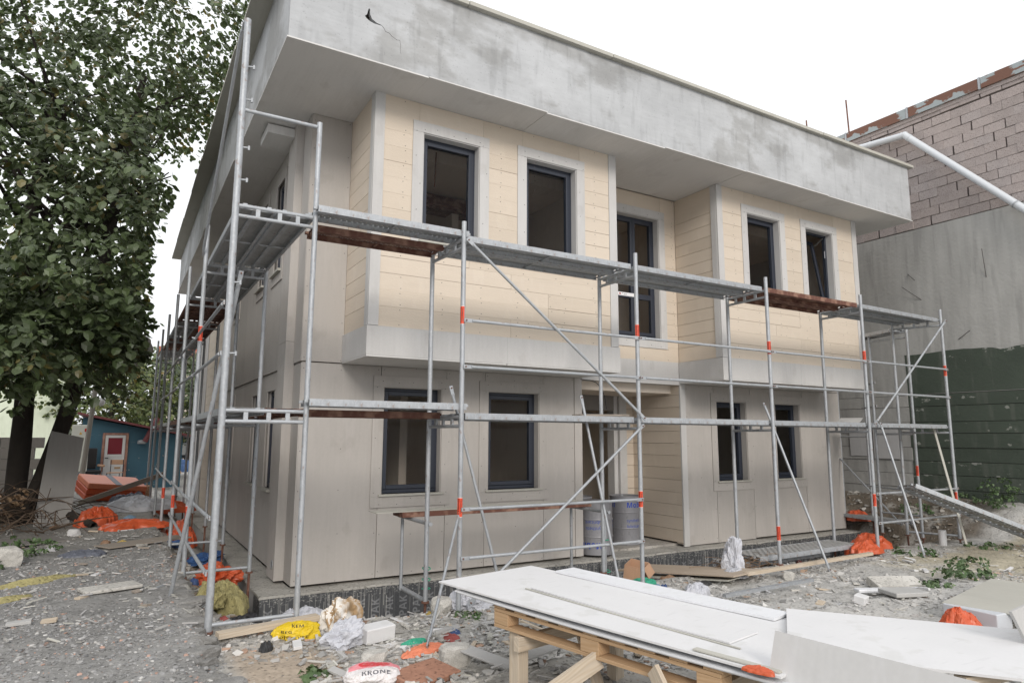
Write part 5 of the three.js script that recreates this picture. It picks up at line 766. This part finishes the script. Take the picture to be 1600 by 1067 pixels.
{
  const t = thing('broadleaf_tree', 'large dark broadleaf tree with forked trunk filling the left side', 'tree');
  mesh('trunk', [limb([[-3.72, 0.0, -6.6], [-3.7, 1.4, -6.55], [-3.72, 3.2, -6.4], [-3.9, 5.5, -6.2], [-3.7, 8.5, -6]], 0.19, 0.09), limb([[-3.6, 0.1, -6.5], [-3.25, 1.3, -6.4], [-2.95, 2.6, -6.3], [-2.75, 4.2, -6.2], [-2.5, 6.5, -5.9], [-2.2, 9.4, -5.8]], 0.17, 0.06)], M.bark, t);
  const lr = RNG(77), lim = []; for (let i = 0; i < 26; i++) { const b = V(lerp(-3.8, -2.6, lr()), 3.5 + lr() * 5, -6.1), a = lr() * 6.28, L = 1.5 + lr() * 2.2; let ex = b.x + Math.cos(a) * L; if (ex > -1.5 && b.y < 7) ex = -1.6; lim.push(limb([[b.x, b.y, b.z], [lerp(b.x, ex, 0.5), b.y + 0.5 + lr(), b.z + Math.sin(a) * L * 0.5], [ex, b.y + 0.9 + lr() * 1.6, b.z + Math.sin(a) * L]], 0.055, 0.012, 6, 8)); }
  mesh('limb', lim, M.bark, t);
  const pal = [[0.38, 0.075, 0.11, 0.038], [0.27, 0.1, 0.14, 0.052], [0.17, 0.128, 0.168, 0.078], [0.13, 0.16, 0.14, 0.036], [0.05, 0.055, 0.078, 0.03]];
  const keep = (x, y, z) => !(x > -1.5 - 1.1 * Math.max(0, wn(y * 0.9 + 3, z * 0.7 + 9, 2, 77) - 0.25) && y < 8.6) && y > 2.0 + 1.3 * Math.max(0, wn(x * 1.3 + 5, z * 1.1 + 3, 2, 79) - 0.3) * (x < -2 ? 1 : 1.3) && Math.hypot(x + 2.1, y - 1.95, z - 9.3) > 3;
  mesh('crown', leaves([[-3.6, 6.5, -6.2, 2.6, 3.2, 3.2, 440, 22, 0.145, 0.8], [-3.4, 9.6, -6, 3.5, 2.7, 3, 560, 22, 0.125, 0.78], [-1.4, 11.0, -6.4, 2.2, 1.9, 2, 210, 22, 0.125, 0.75], [-5.8, 7, -6.5, 2.4, 3.6, 2.6, 210, 22, 0.14, 0.8], [-2.5, 5.6, -4.8, 1.2, 2.0, 2.2, 210, 20, 0.145, 0.75], [-3.4, 3.9, -4.4, 1.4, 1.0, 1.8, 140, 18, 0.165, 0.75], [-2.25, 4.3, -5.6, 0.85, 1.0, 1.4, 95, 16, 0.15, 0.65], [-4.6, 4.0, -3.5, 1.2, 1.4, 1.6, 110, 18, 0.16, 0.75], [-3.5, 3.1, -2.6, 0.75, 0.5, 0.9, 40, 12, 0.13, 0.5], [-2.0, 7.6, -7.5, 0.9, 1.8, 2.4, 100, 19, 0.13, 0.65], [-3.2, 4.6, -1.4, 0.5, 0.9, 0.7, 14, 11, 0.12, 0.45], [-1.85, 5.3, -3.4, 0.3, 0.9, 1.3, 44, 14, 0.115, 0.4], [-3.6, 2.75, -4.6, 0.5, 0.4, 0.5, 14, 12, 0.14, 0.45], [-2.0, 3.35, -7.2, 0.45, 0.5, 0.5, 16, 12, 0.14, 0.4], [-1.9, 3.6, -5.0, 0.3, 0.5, 0.6, 14, 12, 0.13, 0.4]], pal, 501, keep), leafM(undefined, 0.42), t);
}
function bush(label, x, y, z, rx, ry, rz, n, pal, seed, len, grp, trunk = true) { const t = thing('far_tree', label, 'tree', grp); if (trunk) mesh('trunk', limb([[x, 0.1, z], [x + 0.2, y * 0.5, z], [x, y + ry * 0.3, z]], 0.16, 0.05, 7, 8), M.bark, t); mesh('crown', leaves([[x, y, z, rx, ry, rz, n, 10, len, len * 4.5]], pal, seed), leafM(undefined, 0.25), t); }
const yg = [[0.4, 0.12, 0.15, 0.035], [0.3, 0.09, 0.125, 0.035], [0.2, 0.16, 0.17, 0.05], [0.1, 0.2, 0.14, 0.03]], dg = [[0.5, 0.06, 0.09, 0.03], [0.3, 0.09, 0.12, 0.045], [0.2, 0.045, 0.07, 0.03]];
bush('rounded yellow green tree directly behind the blue shed', -2.6, 4.0, -27, 2.4, 1.9, 2, 420, yg, 511, 0.2, 'trees behind the blue shed');
bush('darker green tree behind the blue shed towards the house', -0.3, 4.3, -30, 2.2, 2.4, 2, 380, dg, 513, 0.22, 'trees behind the blue shed');
bush('thin yellowing tree seen between the scaffold poles', 1.4, 4.6, -34, 2.0, 3.2, 2, 260, yg, 515, 0.24, 'trees behind the blue shed');
bush('dark tall tree behind the pale house at the far left', -7.5, 5.5, -30, 3.4, 3.6, 3, 420, dg, 517, 0.26, 'trees behind the blue shed');
function weed(label, x, z, r, h, n, seed, grp, dy = 0) { const t = tag(mesh('weed', leaves([[0, h * 0.45, 0, r, h * 0.5, r, n, 9, 0.055, 0.13]], [[0.6, 0.075, 0.13, 0.045], [0.4, 0.11, 0.165, 0.07]], seed, (a, b) => b > -0.02), leafM(undefined, 0.2)), label, 'plant', grp); t.position.set(x, gy(x, z) + dy, z); }
weed('low green weeds beside the concrete block at the left border', -3.35, -2.5, 0.55, 0.25, 60, 521); weed('green weed tuft behind the concrete block at the left border', -3.6, -1.2, 0.3, 0.2, 30, 522);
weed('largest weed patch on the sandy ground at the right', 8.0, 4.25, 0.22, 0.1, 14, 523); weed('weed patch nearest the wall side of the sandy ground', 8.9, 3.95, 0.24, 0.12, 15, 524); weed('dark weed tuft in front of the sandy patch', 7.4, 4.6, 0.24, 0.2, 26, 525); weed('tiny weed beside the pale tile', 6.6, 4.7, 0.12, 0.08, 16, 537); weed('weeds at the foot of the sloping plank', 10.9, 3.3, 0.32, 0.12, 20, 527);
weed('leafy bush at the foot of the green wall', 13.0, 2.6, 0.28, 0.6, 44, 528, undefined, 0); weed('smaller bush along the foot of the green wall', 13.1, 1.8, 0.36, 0.24, 26, 529); weed('sparse plant at the foot of the green wall by the scaffold', 12.6, 1.2, 0.3, 0.25, 24, 530); weed('weed tuft beside the prop foot at the right', 9.0, 3.1, 0.25, 0.13, 18, 531); weed('tiny weed in the gravel of the centre foreground', -0.72, 3.95, 0.07, 0.06, 14, 538); weed('small weed by the rusty jack of the first pole', 1.15, 2.9, 0.1, 0.07, 14, 539);
{ // brush pile round the tree, dry roots in the trench
  const r = RNG(611), tw = []; for (let i = 0; i < 190; i++) { const x = -4.9 + r() * 2.0, z = -7.4 + r() * 3.4, L = 0.35 + r() * 1.1, a = r() * 6.28, y = gy(x, z) + r() * r() * 0.75 * (1 - sm(-3.4, -2.4, x)); tw.push(limb([[x, y, z], [x + Math.cos(a) * L * 0.5, y + 0.05 + r() * 0.22, z + Math.sin(a) * L * 0.5], [x + Math.cos(a + 0.5 * (r() - 0.5)) * L, y + (r() - 0.45) * 0.4, z + Math.sin(a) * L]], 0.006 + 0.02 * r() * r(), 0.004, 5, 6)); }
  tag(stuff(mesh('brush_pile', tw, M.twig)), 'tangled pile of dry branches round the foot of the tree', 'brush');
  const lg = tag(mesh('cut_branch', limb([[-2.95, 0.55, -6.2], [-2.6, 0.42, -5.7], [-2.35, 0.34, -5.2]], 0.1, 0.06, 8, 8), M.bark), 'thick cut branch lying at the edge of the brush pile', 'branch');
  const dry = []; for (let i = 0; i < 160; i++) { const x = 5.35 + r() * 0.9, z = 2.05 + r() * 0.6, L = 0.12 + r() * 0.3, a = r() * 6.28, y = gy(x, z) + r() * 0.16; dry.push(limb([[x, y, z], [x + Math.cos(a) * L * 0.5, y + 0.04, z + Math.sin(a) * L * 0.5], [x + Math.cos(a) * L, y + (r() - 0.5) * 0.1, z + Math.sin(a) * L]], 0.003, 0.002, 4, 4)); }
  tag(stuff(mesh('dry_grass', dry, mat({ color: col(0.3, 0.19, 0.11), roughness: 1 }))), 'brown dry grass heaped under the perforated planks', 'dry grass');
  const lf = leaves([[0, 0.3, 0, 0.6, 0.35, 0.5, 26, 8, 0.09, 0.2]], [[0.6, 0.3, 0.2, 0.12], [0.4, 0.22, 0.14, 0.08]], 612); const o = tag(mesh('dry_leaves', lf, leafM(undefined, 0.1)), 'withered brown leaves on the brush pile at the left border', 'dry leaves'); o.position.set(-4.1, gy(-4.1, -5.5) + 0.25, -5.5);
}
// ---------------------------------------------------------------- behind, at the left
{
  const shedM = mat({ map: tex(512, 256, (u, v) => { const k = 0.85 + 0.3 * fb(u, v, 4, 4, 4, 701), c = sm(0.76, 0.78, fb(u, v, 30, 26, 4, 703, 0.6)) * (v < 0.4 ? 1 : 0.1); return mixc([0.055 * k, 0.135 * k, 0.19 * k], [0.45, 0.4, 0.34], c); }, [1 / 3.2, 1 / 3.2]), roughness: 0.8 });
  const s = thing('blue_shed', 'low blue painted shed with maroon roof and white door', 'shed'), z = -18.5;
  const sh = new THREE.Shape([[-3.2, 0.1], [0.0, 0.1], [0.0, 1.95], [-3.2, 2.6]].map((p) => new THREE.Vector2(...p))); const g = new THREE.ExtrudeGeometry(sh, { depth: 4, bevelEnabled: false }); g.translate(0, 0, z - 4); mesh('wall', tri(g), shedM, s);
  const maroon = mat({ color: col(0.17, 0.045, 0.05), roughness: 0.6 }); mesh('roof', beam(V(-3.35, 2.72, z - 1.8), V(0.4, 1.93, z - 1.8), 4.6, 0.07), maroon, s);
  mesh('gutter', bar(V(-0.9, 2.6, z + 0.2), V(-1.25, 1.75, z + 0.25), 0.09, 8), maroon, s); mesh('wall_lamp', lump(0.14, 0.09, 0.12, 70, 0.2).translate(-1.35, 1.72, z + 0.18), M.galv[1], s);
  const d = group('door', s); mesh('door_frame', mg([box(-2.56, -2.48, 0.12, 2.05, z + 0.001, z + 0.05), box(-1.84, -1.76, 0.12, 2.05, z + 0.001, z + 0.05), box(-2.48, -1.84, 1.98, 2.05, z + 0.001, z + 0.05)]), mat({ map: T.rust, color: col(2.2, 2.4, 2.6) }), d);
  const lm2 = group('leaf', d); mesh('door_leaf', frameRing(-2.47, -1.85, 0.14, 1.97, 0.09, z + 0.002, z + 0.04), M.white, d); mesh('door_panel', tri(box(-2.38, -1.94, 0.23, 1.2, z + 0.004, z + 0.02)), M.white, d); mesh('door_rail', box(-2.38, -1.94, 1.201, 1.3, z + 0.004, z + 0.036), M.white, d); mesh('red_pane', box(-2.38, -1.94, 1.302, 1.88, z + 0.004, z + 0.02), mat({ color: col(0.2, 0.012, 0.025), roughness: 0.4 }), d); mesh('handle', box(-2.44, -2.34, 1.16, 1.19, z + 0.04, z + 0.06), M.frame, d); mesh('wood_strip', box(-2.13, -1.95, 0.8, 0.86, z + 0.021, z + 0.04), M.wood, d); d.remove(lm2);
  const ch = thing('office_chair', 'black armchair with wooden arm rests standing before the blue shed', 'chair'); place(ch, -2.85, 0.28, -17.7, 0.3);
  mesh('seat', rbox(-0.28, 0.28, 0.4, 0.52, -0.26, 0.3, 0.04, 3), M.blackBag, ch); mesh('backrest', rbox(-0.27, 0.27, 0.54, 1.25, -0.36, -0.24, 0.04, 3), M.blackBag, ch); for (const x of [-0.33, 0.33]) { mesh('arm_rest', rbox(x - 0.06, x + 0.06, 0.62, 0.7, -0.2, 0.26, 0.03, 3), M.card, ch); mesh('arm_post', bar(V(x, 0.42, 0), V(x, 0.62, 0), 0.02, 8), M.galv[0], ch); for (const zz of [-0.2, 0.22]) mesh('leg', bar(V(x, 0, zz), V(x, 0.45, zz), 0.025, 8), M.galv[0], ch); }
  const c2 = thing('school_chair', 'small chair with wooden back and dark metal legs before the shed door', 'chair'); place(c2, -2.1, 0.28, -17.4, -0.25);
  mesh('seat', rbox(-0.2, 0.2, 0.42, 0.445, -0.2, 0.2, 0.008), M.card, c2); mesh('backrest', rbox(-0.22, 0.22, 0.7, 0.86, -0.22, -0.2, 0.008), M.card, c2); for (const x of [-0.19, 0.19]) for (const zz of [-0.2, 0.19]) mesh('leg', bar(V(x, 0, zz), V(x, zz < 0 ? 0.86 : 0.42, zz), 0.013, 6), M.frame, c2);
  const pk = thing('wrapped_pack', 'orange wrapped pack of insulation slabs lying on the path', 'pack'); place(pk, -2.2, 0.36, -11.5, 0.35, 0.26, -0.12); for (let i = 0; i < 3; i++) mesh('slab_layer', tri(rbox(-0.72, 0.72, 0.01 + i * 0.15, 0.155 + i * 0.15, -0.42, 0.42, 0.03, 2), ...ofs()), i === 2 ? M.orangePale : M.orange, pk); mesh('strap', box(-0.08, 0.08, 0.456, 0.459, -0.425, 0.425), M.greyBag, pk); mesh('torn_end', lump(0.2, 0.16, 0.2, 72, 0.6).translate(0.75, 0.2, 0.1), M.card, pk);
  tag(mesh('long_plank', tri(beam(V(-2.8, 0.33, -10.2), V(-0.98, 0.98, -10.45), 0.06, 0.12)), M.oldWood), 'long plank slanting up from the ground to the side scaffold', 'plank');
  const cab = thing('electrical_cabinet', 'pale electrical cabinet with red switch beside the blue shed', 'cabinet'); place(cab, -3.15, 0.3, -16.6); mesh('case', rbox(-0.25, 0.25, 0.5, 2.0, -0.2, 0, 0.02, 2), mat({ color: col(0.6, 0.61, 0.55), roughness: 0.6 }), cab); mesh('switch', rbox(0.1, 0.19, 1.78, 1.88, 0.001, 0.03, 0.01), mat({ color: col(0.5, 0.03, 0.02) }), cab); mesh('warning_mark', new THREE.CircleGeometry(0.05, 3, Math.PI / 2).translate(0, 1.72, 0.003), mat({ color: col(0.7, 0.4, 0.02) }), cab); for (const x of [-0.2, 0.2]) mesh('post', bar(V(x, 0, -0.1), V(x, 0.5, -0.1), 0.025, 8), M.galv[1], cab);
  const up = thing('utility_pole', 'slanting grey wooden pole with a white lamp beside the blue shed', 'pole'); mesh('pole', bar(V(-2.95, 0.1, -14), V(-2.72, 4.6, -14), 0.075, 10, 0.06), mat({ map: T.bark, color: col(0.3, 0.28, 0.25) }), up); mesh('lamp', new THREE.SphereGeometry(0.1, 12, 8).scale(1, 1.3, 1).translate(-2.6, 2.95, -13.9), M.white, up);
  tag(mesh('hanging_cloth', crumple(0.45, 0.6, 0.25, 57).rotateX(1.45).translate(-1.98, 4.0, -8.6), M.cement), 'grey plastic sheet caught in the tree branches', 'plastic sheet');
  const ph = thing('pale_house', 'pale green rendered house seen behind the tree trunks', 'house'); mesh('wall', tri(box(-16, -4.1, 0, 5.2, -32, -26)), mat({ map: T.board, color: col(0.66, 0.72, 0.58) }), ph); mesh('window', box(-9.5, -8.4, 1.6, 3, -25.99, -25.96), M.frame, ph); mesh('roof', box(-16.3, -3.9, 5.201, 5.4, -32.3, -25.7), maroon, ph);
  const fw = thing('grey_fence_wall', 'low grey block wall at the left border behind the tree', 'wall'); for (let i = 0; i < 6; i++) for (let j = 0; j < 8; j++) mesh('block', tri(rbox(-8 + j * 0.5 + (i % 2) * 0.2 - 0.1, -7.51 + j * 0.5 + (i % 2) * 0.2 - 0.1, 0.1 + i * 0.3, 0.395 + i * 0.3, -14.3, -14, 0.01), ...ofs()), M.cementDk, fw);
  const sd = thing('side_house', 'plain two-storey house left of the path, outside the view', 'house'); mesh('wall', tri(box(-18, -8.5, 0, 5.2, -13, 6)), mat({ map: T.board, color: col(0.42, 0.4, 0.37) }), sd); for (let i = 0; i < 5; i++) for (let j = 0; j < 2; j++) mesh('window', box(-8.499, -8.46, 1.0 + j * 2.4, 2.2 + j * 2.4, -12 + i * 3.6, -10.8 + i * 3.6), M.frame, sd);
  const ab = thing('apartment_block', 'far beige apartment block with red tiled roof behind the scaffold', 'building'); mesh('wall', tri(box(0.6, 9, 0, 8.6, -60, -52)), mat({ map: T.board, color: col(0.5, 0.44, 0.38) }), ab); mesh('roof', beam(V(0.2, 8.9, -56), V(9.4, 8.9, -56), 9, 0.6), mat({ color: col(0.36, 0.11, 0.07) }), ab); for (let i = 0; i < 5; i++) for (let j = 0; j < 3; j++) { const w = mesh('window', box(1.3 + i * 1.5, 2.2 + i * 1.5, 1.2 + j * 2.5, 2.6 + j * 2.5, -51.99, -51.95), M.frame, ab); }
  const bb = thing('apartment_block', 'taller grey apartment block further back at the far left', 'building'); mesh('wall', tri(box(-26, -13, 0, 9, -60, -50)), mat({ map: T.board, color: col(0.5, 0.5, 0.46) }), bb); for (let i = 0; i < 6; i++) for (let j = 0; j < 3; j++) mesh('window', box(-25 + i * 2, -24 + i * 2, 1.5 + j * 2.6, 3 + j * 2.6, -49.99, -49.95), M.frame, bb);
  const v = thing('parked_van', 'white van parked far behind the side scaffold', 'van'); place(v, 1.5, 0.25, -36); mesh('body', [rbox(-0.95, 0.95, 0.45, 1.2, -2, 2, 0.12, 3), rbox(-0.88, 0.88, 1.1, 2.0, -2, 1.2, 0.18, 3)], M.whiter, v); mesh('rear_window', rbox(-0.65, 0.65, 1.3, 1.8, 1.15, 1.22, 0.02), M.frame, v); for (const x of [-0.8, 0.8]) { mesh('tail_light', rbox(x - 0.08, x + 0.08, 0.9, 1.2, 1.97, 2.02, 0.01), mat({ color: col(0.4, 0.02, 0.02) }), v); for (const zz of [-1.3, 1.3]) mesh('wheel', new THREE.CylinderGeometry(0.33, 0.33, 0.22, 16).rotateZ(1.57).translate(x, 0.33, zz), M.blackBag, v); } mesh('bumper', rbox(-0.9, 0.9, 0.42, 0.62, 1.98, 2.08, 0.03), M.frame, v);
  const tp = tag(mesh('blue_tarp', crumple(1.1, 0.7, 0.5, 59), M.blueBag), 'blue tarpaulin heap far behind the side scaffold', 'tarpaulin'); place(tp, 0.45, 0.25, -27); const ot = tag(mesh('orange_tarp', crumple(0.8, 0.5, 0.45, 61), mat({ color: col(0.75, 0.35, 0.06), roughness: 0.5, side: THREE.DoubleSide })), 'yellow orange tarpaulin in front of the blue one', 'tarpaulin'); place(ot, -0.1, 0.25, -25.6);
}
console.log('all');
renderer.render(scene, camera);
